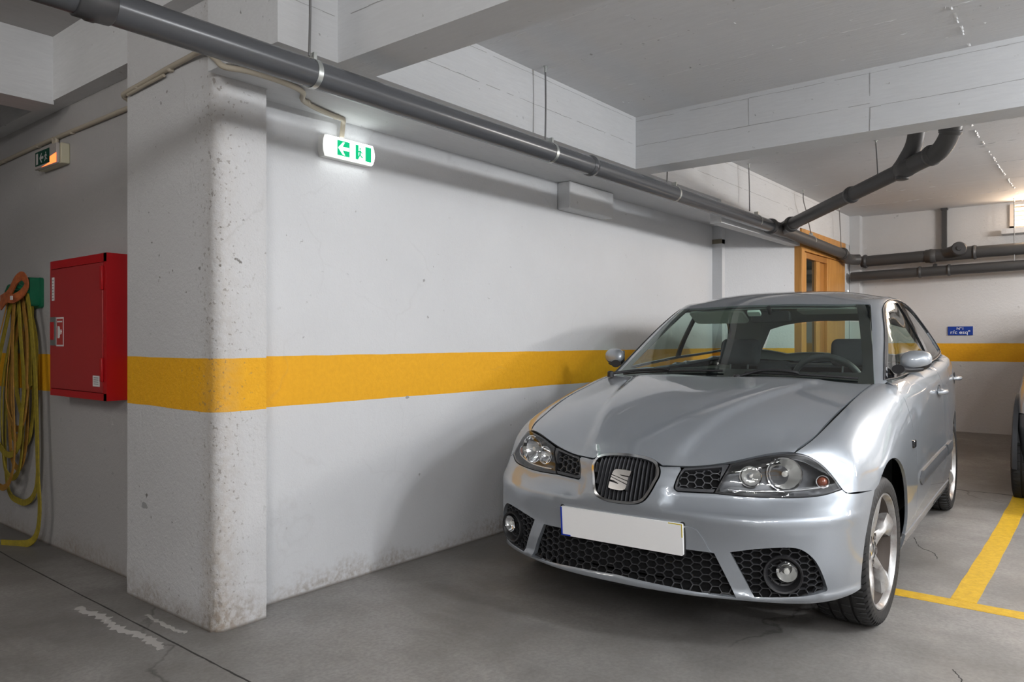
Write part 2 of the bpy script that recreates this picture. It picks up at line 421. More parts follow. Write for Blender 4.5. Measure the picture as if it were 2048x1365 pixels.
GX, GY, GZ = 7, 4, 4
GC = [(-.60,.752,.93),(-.80,.712,1.06),(-.98,.672,1.18),(-1.15,.628,1.29),(-1.30,.590,1.372)]
GT = [(-2.86,1.37),(-2.62,1.415),(-2.28,1.448),(-1.95,1.468),(-1.65,1.472),(-1.40,1.452),(-1.25,1.424)]
GE = [(-2.80,.55,1.300),(-2.60,.578,1.338),(-2.28,.600,1.372),(-1.95,.610,1.394),(-1.70,.610,1.402),(-1.52,.606,1.398),(-1.38,.598,1.386)]
def upper_pos(i, j, k):
    f = [0, .36, .68, .90][j] if j < GY else 1
    if i == GX:
        cx, cy, cz = GC[k]
        c0 = [(-.40,.945),(-.60,1.058),(-.80,1.172),(-.985,1.283),(-1.13,1.374)][k]
        if j == GY: return GC[k]
        x = c0[0] + (cx + .05 - c0[0]) * f ** 2.2; z = c0[1] + (cz + .005 - c0[1]) * f ** 2
        return (x, cy * f * 1.0, z)
    if k == GZ:
        cx, cz = GT[i]; ex, ey, ez = GE[i]
        if j == GY: return GE[i]
        return (cx + (ex - cx) * f ** 2, ey * f, cz + (ez - cz) * f ** 2.6)
    u = k / GZ
    if i == 0:
        x = -3.02 + .20 * u; zz = .93 + (1.30 - .93) * u; yc = .74 + (.55 - .74) * u ** 1.2
        if j == GY: return (x + .03, yc, zz)
        return (x - .06 * (1 - f * f), yc * f, zz + .04 * u * (1 - f * f))
    ex, ey, ez = GE[i]
    xb = [None, -2.78, -2.35, -1.95, -1.60, -1.22, -.88][i]
    x = xb + (ex - xb) * u; zb = .93; zz = zb + (ez - zb) * u
    yb = [None, .775, .800, .810, .812, .806, .790][i]
    y = yb + (ey - yb) * (u ** (1.12 if i >= 5 else 1.5))
    return (x, y, zz)
# ---------------------------------------------------------------- room
S1, S0 = 1.0858, .886          # yellow stripe on the walls
ZB, ZC, ZCL = 2.199, 2.5135, 2.77
M['wall'] = wall_paint('white_wall_yellow_band', (.64,.65,.665), (S0, S1), dirt=.35)
M['wall_main'] = wall_paint('white_main_wall_yellow_band', (.645,.655,.67), (.862, S1), band_drop=0, dirt=.6)
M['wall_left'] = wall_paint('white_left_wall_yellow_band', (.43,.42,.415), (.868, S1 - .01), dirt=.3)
M['wall_pillar'] = wall_paint('white_pillar_yellow_band', (.61,.61,.615), (.868, S1 - .004), dirt=1.0, relief=.55, corner=(1.57, -.13))
M['wall_back'] = wall_paint('white_back_wall_yellow_band', (.64,.63,.62), (.945, 1.128), dirt=.4)
M['wall_plain'] = wall_paint('white_wall', (.65,.655,.66), None, dirt=.5)
M['conc_x'] = concrete_paint('white_concrete_beam_x', (.70,.71,.72), streak=(1, 6, 10))
M['conc_y'] = concrete_paint('white_concrete_beam_y', (.72,.73,.74), streak=(6, 1, 10))
M['slab'] = concrete_paint('grey_white_ceiling', (.72,.725,.735), streak=(9, 1.0, 9), dark=.86)
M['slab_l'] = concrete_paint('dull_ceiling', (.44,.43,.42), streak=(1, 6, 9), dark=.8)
M['floor'] = floor_mat()

def floor_z(x): return .228 * max(0, (x - 4.6) / 4.23) ** 2
def add_struct(name, mb, mat, parent=None, smooth=35, **k):
    o = mb.obj(name, mat, parent, smooth)
    if parent is None: tag(o, kind='structure', **k)
    return o
# floor: one sheet that rises gently towards the back wall
xs = [-8, -4, -1, 1, 3, 4.6] + [4.6 + .3 * i for i in range(1, 16)]; ys = [-10, -6, -3, -1, 0, 3, 8]
v = []; f = []
for x in xs:
    for y in ys: v.append((x, y, floor_z(x)))
n = len(ys)
for i in range(len(xs)-1):
    for j in range(n-1): f.append((i*n+j, (i+1)*n+j, (i+1)*n+j+1, i*n+j+1))
b = len(v)
v += [(-8,-10,-.2),(9.1,-10,-.2),(9.1,8,-.2),(-8,8,-.2)]; f += [(b, b+3, b+2, b+1)]
floor = mesh('floor', v, f, M['floor'], smooth=40)
tag(floor, 'grey power-floated concrete garage floor with stains and cracks', kind='structure')
# painted bay lines: children of the floor
M['yline'] = worn_paint('yellow_floor_paint', (.70,.43,.02), (.58,.34,.012))
def floor_strip(name, pts, mat, h=.0015, edge=0):
    L = len(pts[0]); vs = []
    for side in pts:
        for (x, y) in side: vs.append((x, y, floor_z(x) + h))
    for side in pts:
        for (x, y) in side: vs.append((x, y, floor_z(x) - .01))
    fs = []
    for i in range(L-1):
        fs += [(i, i+1, L+i+1, L+i), (i, 2*L+i, 2*L+i+1, i+1), (L+i, L+i+1, 3*L+i+1, 3*L+i)]
    fs += [(0, L, 3*L, 2*L), (L-1, 3*L-1, 4*L-1, 2*L-1)]
    o = mesh(name, vs, fs, mat, floor); return o
rj = lambda a: random.uniform(-a, a)
xx = [3.845 + i * .16 for i in range(30)]
o = floor_strip('bay_line', [[(x, -2.297 + rj(.003)) for x in xx], [(x, -2.400 + rj(.003)) for x in xx]], M['yline']); o['label'] = 'yellow bay line running towards the back wall'
yy = [-.35 - i * .16 for i in range(42)]
o = floor_strip('bay_line', [[(3.742 + rj(.002), y) for y in yy], [(3.842 + rj(.002), y) for y in yy]], M['yline'], .0014); o['label'] = 'yellow line crossing the mouth of the bays'
M['joint'] = simple('floor_joint_dark', (.045,.042,.04), .9); M['chalk'] = simple('chalky_filler', (.42,.40,.38), .9)
def crack(pts, wd, mat=None, name='floor_joint', h=.001, j=.004):
    P = crom([(x, y, 0) for x, y in pts], 10); L = []; Rr = []
    for i, p in enumerate(P):
        d = (P[min(i+1, len(P)-1)] - P[max(i-1, 0)]).normalized(); nrm = Vector((-d.y, d.x, 0)); p = p + nrm * rj(j); ww = wd * random.uniform(.6, 1.25) / 2
        L.append((p.x + nrm.x*ww, p.y + nrm.y*ww)); Rr.append((p.x - nrm.x*ww, p.y - nrm.y*ww))
    return floor_strip(name, [L, Rr], mat or M['joint'], h)
crack([(1.47,2.6),(1.44,1.6),(1.43,.6),(1.425,-.16),(1.422,-.62),(1.42,-1.4),(1.42,-3.5),(1.42,-6)], .006, j=.001)
crack([(1.35,.62),(1.37,.42),(1.36,.25),(1.385,.05),(1.375,-.1)], .035, M['chalk'], 'filler_smear', .0006, .012)
crack([(1.5,.30),(1.49,.12),(1.505,-.02)], .02, M['chalk'], 'filler_smear', .0006, .008)
crack([(6.44,-.5),(6.445,-1.9),(6.455,-2.36),(6.46,-4)], .007, j=.001)
crack([(3.02,-2.43),(2.93,-2.47),(2.86,-2.43),(2.78,-2.50),(2.70,-2.46),(2.6,-2.52)], .004, name='floor_crack', j=.004)
crack([(4.9,-1.95),(4.7,-2.02),(4.62,-2.1),(4.5,-2.14)], .004, name='floor_crack', j=.004)
crack([(1.2,-1.9),(1.05,-1.35),(1.15,-.9),(1.05,-.5)], .004, name='floor_crack', j=.004)

# main wall (behind the exit sign), then the stepped part beyond the joint
mb = MB(); mb.box((1.75, 0, -.05), (6.49, .35, ZC + .3)); add_struct('wall_main', mb, M['wall_main'], label='long white wall with a yellow band behind the car')
mb = MB(); mb.box((6.49, -.093, -.05), (8.95, .35, ZC + .3)); add_struct('wall_recess', mb, M['wall'], label='white wall beyond the step, left of the wooden door')
mb = MB(); mb.box((6.485, -.093, 2.035), (6.62, -.0005, 2.075)); add_struct('trim_1', mb, wood_mat('grey_formwork_wood', (.16,.14,.10), (.28,.25,.19)), label='strip of grey formwork wood left on the wall step')
# left wall and pillar
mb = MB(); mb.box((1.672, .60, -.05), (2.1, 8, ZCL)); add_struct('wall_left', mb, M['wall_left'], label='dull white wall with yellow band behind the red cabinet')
mb = MB(); r = .045; pts = []
for cx, cy, t0 in ((1.569 + r, -.128 + r, 180),):
    for k in range(9):
        t = R(t0 + 90 * k / 8); pts.append((cx + r * math.cos(t), cy + r * math.sin(t)))
pts += [(1.793, -.128), (1.793, .1), (1.75, .35), (1.75, .629), (1.569, .629)]
zs = [-.03, .0, .04, .10, .2, .4, .8, 1.3, 1.9, 2.5, ZCL]; vs = []; fs = []; n = len(pts)
for z in zs:
    for (x, y) in pts: vs.append((x + (rj(.004) if z < .15 else 0), y + (rj(.004) if z < .15 else 0), z))
for a in range(len(zs)-1):
    for k in range(n): fs.append((a*n+k, a*n+(k+1) % n, (a+1)*n+(k+1) % n, (a+1)*n+k))
fs.append([(len(zs)-1)*n + k for k in range(n)])
o = mesh('wall_pillar', vs, fs, M['wall_pillar'], smooth=50); tag(o, 'white rendered pillar with rounded corner and yellow band', kind='structure')
# back wall with a louvred vent opening
YL0, YL1, ZL0, ZL1 = -3.0, -2.055, 2.245, 2.49
mb = MB()
mb.box((8.83, YL1, -.05), (9.05, .2, ZC + .2)); mb.box((8.83, -10, -.05), (9.05, YL0, ZC + .2))
mb.box((8.83, YL0, -.05), (9.05, YL1, ZL0)); mb.box((8.83, YL0, ZL1), (9.05, YL1, ZC + .2))
add_struct('wall_back', mb, M['wall_back'], label='white back wall with yellow band')
mb = MB(); mb.box((8.72, -.70, -.05), (8.84, -.594, ZC)); mb.box((8.512, -.59, -.05), (8.84, -.30, ZB)); add_struct('trim_2', mb, M['wall_plain'], label='narrow white column in the corner beside the wooden door')
# unseen sides of the garage that light bounces off
mb = MB(); mb.box((-8.2, -10, -.05), (-8, 8, 2.9)); add_struct('wall_far_left', mb, M['wall_plain'])
mb = MB(); mb.box((-8.2, -10.2, -.05), (9.05, -10, 2.9)); add_struct('wall_right', mb, M['wall'])
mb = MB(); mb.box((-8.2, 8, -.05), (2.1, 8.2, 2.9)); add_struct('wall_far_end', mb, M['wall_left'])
# ceiling slabs
mb = MB(); mb.box((1.49, -10, ZC), (9.05, .3, ZC + .25)); add_struct('ceiling', mb, M['slab'], label='white concrete ceiling slab above the bays')
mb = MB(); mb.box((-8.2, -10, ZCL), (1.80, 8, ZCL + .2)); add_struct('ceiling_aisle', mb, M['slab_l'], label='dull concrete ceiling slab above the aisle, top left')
# raised board joints and drips of the slab
M['drip'] = simple('white_paint_ridge', (.74,.745,.75), .6)
mb = MB(); cx = bpy.data
def ridge(p0, p1, wd=.012, hh=.005, seg=40):
    p0 = Vector(p0); p1 = Vector(p1); d = (p1 - p0).normalized(); q = Vector((-d.y, d.x, 0)); last = None
    for i in range(seg):
        a = p0 + (p1 - p0) * (i / seg); bb = p0 + (p1 - p0) * ((i + 1) / seg)
        if random.random() < .35: continue
        w1 = wd * random.uniform(.3, 1) / 2; off = q * rj(.004)
        a = a + off; bb = bb + off
        mb.add([a - q*w1, bb - q*w1, bb + q*w1, a + q*w1, (a + bb)/2 + Vector((0,0,-hh*random.uniform(.4,1)))], [(0,1,4),(1,2,4),(2,3,4),(3,0,4)])
for x in (2.35, 2.62, 3.05, 3.5): ridge((x, -4.8, ZC), (x, -.62, ZC), .008, .004, 90)
ridge((2.0, -2.35, ZC), (4.03, -2.35, ZC), .014, .007, 50)
for x in (4.9, 5.5, 6.1, 6.8, 7.5, 8.1): ridge((x, -5.4, ZC), (x, -.62, ZC), .009, .004, 80)
ridge((4.3, -2.16, ZC), (8.8, -2.16, ZC), .02, .01, 80)
for i in range(260):
    x = random.uniform(2.0, 4.0) if i < 170 else random.uniform(4.3, 8.6); y = random.uniform(-4.5, -.65); L = random.uniform(.008, .03); a = random.choice((0, 0, 0, 1)) * R(90) + rj(.3); d = Vector((math.sin(a), math.cos(a), 0)); ridge((x, y, ZC), tuple(Vector((x, y, ZC)) + d * L), .006, .004, 1)
o = add_struct('ceiling_ridges', mb, M['drip'], label='ridges and drips of white paint on the ceiling boards'); o['kind'] = 'structure'
# beams
mb = MB(); mb.box((1.535, -.594, ZB), (1.80, -.129, ZC + .3)); mb.box((1.80, -.594, ZB), (5.31, .05, ZC + .05)); mb.box((5.31, -.594, ZB), (8.85, -.0, ZC + .05))
add_struct('trim_3', mb, M['conc_x'], label='white concrete beam along the top of the long wall')
mb = MB(); mb.box((5.312, -.593, 2.03), (7.08, -.505, ZB + .01)); mb.box((7.08, -.5, 2.03), (8.7, -.35, 2.19)); add_struct('trim_4', mb, M['wall_plain'], label='deeper white downstand between the beam step and the wooden door')
mb = MB(); mb.box((1.795, -10, ZB), (1.983, -.594, ZC + .05)); mb.box((1.79, -10, ZC), (1.81, -.594, ZCL)); add_struct('trim_5', mb, M['conc_y'], label='nearer cross beam of white concrete, top of the picture')
mb = MB(); mb.box((4.041, -10, ZB), (4.227, -.594, ZC + .05)); add_struct('trim_6', mb, M['conc_y'], label='farther cross beam of white concrete over the car')
mb = MB(); mb.box((1.585, .629, 2.43), (1.70, 8, ZCL)); add_struct('trim_7', mb, M['conc_y'], label='beam lip along the top of the left wall')
mb = MB(); mb.box((-8, 1.53, 2.41), (1.59, 1.75, ZCL)); add_struct('trim_8', mb, M['conc_x'], label='cross beam running left at the top left corner')
# joints left by the formwork boards
M['bj'] = simple('board_joint_grey', (.36,.355,.35), .9)  # the joint lines' own grey
mb = MB()
def joint(p0, p1, hh=.003):
    p0 = Vector(p0); p1 = Vector(p1); n = max(2, int((p1 - p0).length / .05)); vert = abs(p1.z - p0.z) > .1; w0 = 0
    for i in range(n):
        if random.random() < .10: continue
        a = p0 + (p1 - p0) * (i / n); b_ = p0 + (p1 - p0) * ((i + 1) / n); w = hh * random.uniform(.4, 1) / 2; o = rj(.0015)
        d = (b_ - a).normalized(); s_ = Vector((0, 0, 1)) if not vert else Vector((0, 1, 0)) if abs(p0.x - 4.0405) < .01 or abs(p0.x - 1.7945) < .01 else Vector((1, 0, 0))
        f_ = Vector((-1, 0, 0)) if (abs(p0.x - p1.x) < .01 and (abs(p0.x - 4.0405) < .01 or abs(p0.x - 1.7945) < .01)) else Vector((0, -1, 0))
        q = [a - s_*w + s_*o, b_ - s_*w + s_*o, b_ + s_*w + s_*o, a + s_*w + s_*o]; mb.add(q + [v + f_*.0006 for v in q], [(4,5,6,7),(0,1,5,4),(1,2,6,5),(2,3,7,6),(3,0,4,7)])
XF, YF, XN = 4.0405, -.5945, 1.7945
joint((XF, -.60, 2.336), (XF, -1.918, 2.338)); joint((XF, -1.918, 2.318), (XF, -5, 2.322)); joint((XF, -1.918, 2.20), (XF, -1.918, 2.49)); joint((XF, -.60, 2.487), (XF, -5, 2.487), .0025); joint((XF, -1.30, 2.34), (XF, -1.30, 2.487), .002)
joint((2.0, YF, 2.345), (4.0, YF, 2.345)); joint((2.0, YF, 2.492), (4.0, YF, 2.492), .002); joint((4.25, YF, 2.345), (6.9, YF, 2.345)); joint((4.25, YF, 2.485), (8.4, YF, 2.485), .002); joint((1.56, YF, 2.37), (1.78, YF, 2.37)); joint((1.56, YF, 2.50), (1.78, YF, 2.50))
joint((XN, -.62, 2.365), (XN, -4.5, 2.36)); joint((XN, -1.7, 2.21), (XN, -1.7, 2.36), .002)
add_struct('board_joints', mb, M['bj'], smooth=None, label='thin joint lines left by formwork boards on the beams')
# recess behind the door leaf: slanting room side
vs = [(6.55,-.090,-.05),(7.10,-.56,-.05),(7.3,-.05,-.05),(6.55,-.090,2.205),(7.10,-.56,2.205),(7.3,-.05,2.205)]
o = mesh('wall_door_side', vs, [(0,2,1),(3,4,5),(0,1,4,3),(1,2,5,4),(2,0,3,5)], M['wall']); tag(o, kind='structure')

# ---------------------------------------------------------------- wooden door (door_1)
M['oak'] = wood_mat('orange_varnished_wood', (.50,.22,.045), (.66,.33,.085)); M['oak2'] = wood_mat('darker_orange_wood', (.38,.15,.03), (.52,.23,.05))
M['dglass'] = simple('dark_door_glass', (.012,.018,.016), .12, coat=.6)
d = empty('door_1', (7.08, -.594, .12)); tag(d, 'orange varnished wooden door with narrow dark glass at the end of the long wall', kind='structure')
def dpart(name, lo, hi, mat, lab=None):
    mb = MB(); mb.box(tuple(Vector(lo) - d.location), tuple(Vector(hi) - d.location)); o = mb.obj(name, mat, d)
    bv = o.modifiers.new('b', 'BEVEL'); bv.width = .004; bv.segments = 2
    return o
dpart('door_post', (7.08,-.612,.11), (7.165,-.52,2.19), M['oak']); dpart('door_post', (7.170,-.600,.11), (7.25,-.53,1.985), M['oak'])
dpart('header', (7.165,-.612,1.99), (8.51,-.53,2.195), M['oak']); dpart('header_stop', (7.25,-.600,1.93), (7.90,-.53,1.985), M['oak2'])
dpart('glass_pane', (7.245,-.57,.2), (7.58,-.56,1.935), M['dglass']); dpart('stile', (7.575,-.592,.11), (7.69,-.55,1.93), M['oak'])
dpart('door_stop', (7.695,-.575,.11), (7.88,-.55,1.93), M['oak2']); dpart('side_panel', (7.885,-.605,.11), (8.51,-.545,1.985), M['oak'])

# ---------------------------------------------------------------- louvred vent window (window_1)
M['glow'] = simple('daylight_behind_louvres', (1, .8, .6), .5, emit=(1, .80, .60), estr=6.0)
wn = empty('window_1', (8.83, (YL0+YL1)/2, ZL0)); tag(wn, 'louvred vent window glowing warm, high on the back wall at the right edge', kind='structure')
def wpart(name, lo, hi, mat):
    mb = MB(); mb.box(tuple(Vector(lo) - wn.location), tuple(Vector(hi) - wn.location)); return mb.obj(name, mat, wn)
M['wframe'] = simple('cream_painted_frame', (.70,.62,.54), .5)
wpart('sill', (8.70, YL0-.05, ZL0-.05), (9.0, YL1+.06, ZL0), M['wall_plain']); wpart('frame', (8.80, YL1-.035, ZL0), (8.86, YL1, ZL1), M['wframe'])
wpart('frame', (8.80, YL0, ZL0), (8.86, YL0+.035, ZL1), M['wframe']); wpart('frame', (8.80, YL0, ZL0), (8.86, YL1, ZL0+.03), M['wframe'])
wpart('backlight', (8.99, YL0, ZL0), (9.0, YL1, ZL1), M['glow'])
for i in range(5):
    z = ZL0 + .055 + i * .042; mb = MB(); Mx = Matrix.Translation(Vector((8.86, (YL0+YL1)/2, z)) - wn.location) @ Matrix.Rotation(R(-25), 4, 'Y')
    mb.box((-.022, -(YL1-YL0)/2+.03, -.003), (.022, (YL1-YL0)/2-.03, .003), 0, Mx); mb.obj('louvre', M['wframe'], wn)
ld = bpy.data.lights.new('vent_daylight', 'AREA'); ld.shape = 'RECTANGLE'; ld.size = .22; ld.size_y = .85; ld.energy = 9; ld.color = (1, .74, .52)
lo = bpy.data.objects.new('vent_daylight', ld); COL.objects.link(lo); lo.location = (8.74, (YL0+YL1)/2, (ZL0+ZL1)/2 + .0); lo.rotation_euler = (0, R(90), 0)

# ---------------------------------------------------------------- ceiling tube fittings, also for the added fill lamps
M['tube'] = simple('lit_tube', (1,1,1), .5, emit=(1, .97, .93), estr=9); M['fit'] = simple('white_fitting', (.75,.75,.74), .4)
for i, (x, y, z, rz, ln, pw, c) in enumerate(LAMPS):
    t = empty('ceiling_lamp', (x, y, z), R(rz)); tag(t, ['tube lamp over the aisle in front of the silver car', 'added fill lamp between the cross beams, farther from the long wall', 'tube lamp in the far bay beyond the cross beam', 'tube lamp over the aisle by the left wall', 'tube lamp behind the camera over the aisle', 'tube lamp over the aisle beside the pillar', 'added fill lamp above and left of the camera', 'added fill lamp over the bays opposite the silver car', 'added fill lamp over the bays on the far side of the garage', 'added fill lamp at the far left end of the garage'][i], 'lamp', 'fluorescent lamps on the ceiling')
    mb = MB(); mb.rbox((-ln/2-.03, -.05, -.03), (ln/2+.03, .05, (ZC if x > 1.8 else ZCL) - z), .012, axis=0); mb.obj('housing', M['fit'], t)
    mb = MB(); mb.tube([(-ln/2, 0, -.05), (ln/2, 0, -.05)], .013, 12); mb.obj('tube', M['tube'], t)

# ---------------------------------------------------------------- drain pipes
M['pvc'] = simple('grey_drain_pipe', (.072,.075,.081), .25); M['pvc2'] = simple('dusty_grey_drain_pipe', (.062,.061,.061), .48); M['pvcd'] = simple('dark_pipe_socket', (.05,.05,.052), .4)
PY, PZ, PR = -.672, 2.093, .049
def pipe_len(root, pts, r=PR, mat=None, name='pipe_length'):
    mb = MB(); mb.tube([Vector(p) - root.location for p in pts], r, 28); return mb.obj(name, mat or M['pvc'], root)
def collar(root, p, d, r=PR*1.14, L=.05, mat=None, name='socket'):
    p = Vector(p) - root.location; d = Vector(d).normalized(); mb = MB()
    pr = [(-L/2, r*.93), (-L/2+.004, r), (-L*.2, r), (-L*.14, r*1.05), (L*.06, r*1.05), (L*.1, r), (L/2-.004, r*.97), (L/2, r*.9)]
    mb.tube([p + d * a for a, _ in pr], [q for _, q in pr], 28); return mb.obj(name, mat or M['pvcd'], root, smooth=60)
def clamp(root, p, d, r=PR*1.04, L=.02):
    p = Vector(p) - root.location; d = Vector(d).normalized(); mb = MB(); mb.tube([p - d*L/2, p + d*L/2], r, 28)
    up = Vector((0,0,1)); mb.box(tuple(p + Vector((-.006,-.016,r-.004))), tuple(p + Vector((.006,.016,r+.022)))); return mb.obj('clamp', M['galv'], root)
pipe = empty('drain_pipe', (3.0, PY, PZ)); tag(pipe, 'long grey plastic drain pipe hung along the top of the main wall', 'pipe')
pipe_len(pipe, [(.915,PY,PZ),(3.40,PY,PZ)]); pipe_len(pipe, [(3.40,PY,PZ),(6.12,PY,PZ-.004)]); pipe_len(pipe, [(6.3,PY,PZ-.004),(8.20,PY,PZ-.045)], mat=M['pvc2'])
pipe_len(pipe, [(-.6,PY+.02,PZ+.0),(.87,PY,PZ)], PR)
collar(pipe, (.895,PY,PZ), (1,0,0), PR*1.12, .10); collar(pipe, (3.415,PY,PZ), (1,0,0), PR*1.08, .05, M['pvc']); 
for x in (1.625, 3.049, 4.398, 5.80, 7.15): clamp(pipe, (x,PY,PZ - (.015 if x > 7 else 0)), (1,0,0))
collar(pipe, (6.12,PY,PZ-.004), (1,0,0), PR*1.25, .07)
pipe_len(pipe, [(6.12,PY,PZ-.004),(6.42,PY,PZ-.006)], PR*1.12, M['pvc2'], 'wye_body')
q = Vector((-1.45,-1.54,.20)).normalized(); B0 = Vector((6.36,PY,PZ)); 
pipe_len(pipe, [B0 - q*.0, B0 + q*.16], PR*1.1, M['pvc2'], 'wye_arm')
# elbow down to the back wall run
pipe_len(pipe, crom([(8.12,PY,PZ-.043),(8.22,PY,PZ-.048),(8.32,PY,PZ-.075),(8.40,PY-.03,PZ-.085),(8.45,PY-.09,PZ-.085)], 5), PR*1.12, M['pvc2'], 'elbow'); collar(pipe, (8.16,PY,PZ-.044), (1,0,0), PR*1.25, .05)
# branch
br = empty('branch_pipe', tuple(B0)); tag(br, 'dusty grey branch pipe rising diagonally from the junction to the ceiling', 'pipe')
E1 = B0 + q * 1.87; pipe_len(br, [B0 + q*.14, E1], PR, M['pvc2'])
collar(br, B0 + q*.17, q, PR*1.25, .06); collar(br, B0 + q*1.02, q, PR*1.17, .06); collar(br, B0 + q*1.62, q, PR*1.16, .13, M['pvc2']); clamp(br, B0 + q*1.60, q)
up1 = [E1 - q*.25, E1 - q*.1, E1 + q*.03, E1 + q*.12 + Vector((0,0,.06)), E1 + q*.16 + Vector((0,0,.16)), E1 + q*.16 + Vector((0,0,.4))]
pipe_len(br, crom(up1, 6), PR*1.1, M['pvc2'], 'elbow'); collar(br, E1 - q*.02, q, PR*1.24, .05, M['pvc2']); collar(br, E1 + q*.135 + Vector((0,0,.09)), Vector((0,0,1)) + q*.4, PR*1.24, .04, M['pvc2'])
pipe_len(br, crom([E1 - q*.34, E1 - q*.26 + Vector((0,0,.05)), E1 - q*.17 + Vector((0,0,.15)), E1 - q*.13 + Vector((0,0,.4))], 6), PR*1.02, M['pvc2'], 'side_branch')
mb = MB(); pp = E1 - q*.30 + Vector((0,0,-PR)) - br.location; mb.tube([pp + Vector((0,0,.02)), pp + Vector((0,0,-.012)), pp + Vector((0,0,-.016))], [.04,.04,.03], 20); mb.obj('cleaning_cap', M['pvcd'], br)
# two runs on the back wall
XB = 8.62
def zrun(y, z0, z1): return z0 + (z1 - z0) * ((-.75 - y) / 1.5)
b1 = empty('drain_pipe', (XB, -1.5, 2.02)); tag(b1, 'upper of the two grey pipes along the back wall, with a round cleaning cap', 'pipe')
pipe_len(b1, [(XB,-.74,2.000),(XB,-1.45,2.018)], .058, M['pvc2']); pipe_len(b1, [(XB,-1.72,2.024),(XB,-9.98,2.17)], .058, M['pvc2'])
collar(b1, (XB,-1.40,2.014), (0,1,0), .068, .10, M['pvc2']); collar(b1, (XB,-1.78,2.026), (0,1,0), .068, .04, M['pvc2']); pipe_len(b1, [(XB,-1.44,2.016),(XB,-1.78,2.026)], .064, M['pvc2'], 'junction_body')
cc = Vector((XB-.09,-1.66,2.055)); pipe_len(b1, [Vector((XB,-1.50,2.02)), Vector((XB-.035,-1.585,2.035)), cc], [.055,.058,.060], M['pvc2'], 'junction_arm')
mb = MB(); cq = Vector((-.96,-.20,.12)).normalized(); c0 = cc - b1.location; mb.tube([c0 - cq*.01, c0 + cq*.035, c0 + cq*.045], [.068,.068,.058], 28); mb.tube([c0 + cq*.04, c0 + cq*.06], [.024,.022], 16); mb.obj('cleaning_cap', M['pvcd'], b1)
b2 = empty('drain_pipe', (XB, -1.5, 1.86)); tag(b2, 'lower of the two grey pipes along the back wall', 'pipe')
pipe_len(b2, [(XB,-.64,1.842),(XB,-9.98,2.045)], .050, M['pvc2'])
for y in (-1.30, -1.56): collar(b2, (XB,y,1.842 + .0227*(-.64-y)), (0,1,0), .057, .035, M['pvc2'])
pipe_len(b2, [(XB,-1.42,1.86),(XB+.12,-1.42,1.93)], .02, M['pvcd'], 'stub'); collar(b1, (XB,-.78,2.0), (0,1,0), .07, .04)
vp = empty('riser_pipe', (8.79, -1.495, 2.0)); tag(vp, 'thin dusty riser pipe on the back wall above the two pipes', 'pipe')
mb = MB(); mb.box((-.02,-.022,-.02), (.02,.022,.50)); mb.box((-.028,-.03,.495), (.03,.03,.513)); mb.obj('duct', M['pvc2'], vp)
# hanger rods
rods = [((1.609,PY,ZC+.0),(1.61,PY,PZ+PR+.01),'thin steel rod holding the main pipe next to the nearer cross beam'),
 ((3.007,PY,ZC),(3.007,PY,PZ+PR+.01),'thin steel rod holding the main pipe between the two cross beams'),
 ((4.30,PY,ZC),(4.30,PY,PZ+PR+.01),'thin steel rod just behind the farther cross beam'),
 ((5.643,PY,ZC),(5.66,PY,PZ+PR+.01),'thin steel rod left of the pipe junction'),
 ((6.93,PY,ZC),(7.15,PY,PZ+PR),'bent wire hanger above the wooden door'),
 ((8.05,PY,ZC),(8.12,PY,PZ+.0),'thin hanger beside the corner column'),
 ((5.53,-1.60,ZC),(5.50,-1.62,2.27),'thin rod holding the diagonal branch pipe'),
 ((8.60,-2.11,ZC),(8.60,-2.11,1.86),'thin rod in front of the vent window, holding both back wall pipes')]
for a, bb, lab in rods:
    a = Vector(a); bb = Vector(bb); mb = MB(); mid = (a + bb)/2 + Vector((.004,.0,0)); 
    if 'bent' in lab: pts = crom([a, a*.75+bb*.25+Vector((-.05,0,0)), mid+Vector((-.03,0,0)), bb], 6)
    else: pts = crom([a, mid, bb], 5)
    root = empty('hanger_rod', tuple(a)); tag(root, lab, 'rod', 'hanger rods of the drain pipes')
    mb.tube([p - a for p in pts], .0045, 8); mb.obj('rod', M['rod'], root)
    mb = MB(); mb.tube([Vector((0,0,0)), Vector((0,0,-.004))], .012, 14); mb.tube([Vector((0,0,-.004)), Vector((0,0,-.03))], .006, 8); mb.obj('anchor', M['galv'], root)

# ---------------------------------------------------------------- cable conduit
M['conduit'] = simple('beige_cable_conduit', (.42,.37,.29), .6)
cd = empty('cable_conduit', (1.66, .6, 2.27)); tag(cd, 'beige cable conduit crossing the pillar and ending at the lit exit sign', 'conduit')
def ctube(root, pts, r=.0115, name='conduit_length'):
    mb = MB(); mb.tube([p - root.location for p in crom(pts, 8)], r, 10); return mb.obj(name, M['conduit'], root, 70)
ctube(cd, [(1.60,.66,2.255),(1.563,.650,2.268),(1.556,.61,2.275),(1.556,.42,2.285),(1.556,.25,2.296),(1.552,.06,2.30),(1.54,-.05,2.295),(1.520,-.14,2.27),(1.519,-.21,2.225),(1.53,-.255,2.187),(1.61,-.285,2.186),(1.75,-.285,2.186),(1.88,-.25,2.186),(1.95,-.16,2.186),(2.05,-.11,2.186),(2.17,-.075,2.188),(2.245,-.055,2.19),(2.268,-.03,2.175),(2.268,-.02,2.115)])
ctube(cd, [(1.558,.60,2.263),(1.555,.42,2.27),(1.555,.26,2.276)], .007, 'second_cable')
cd2 = empty('cable_conduit', (1.66, 1.6, 2.27)); tag(cd2, 'beige cable conduit along the top of the left wall above the dim exit sign', 'conduit')
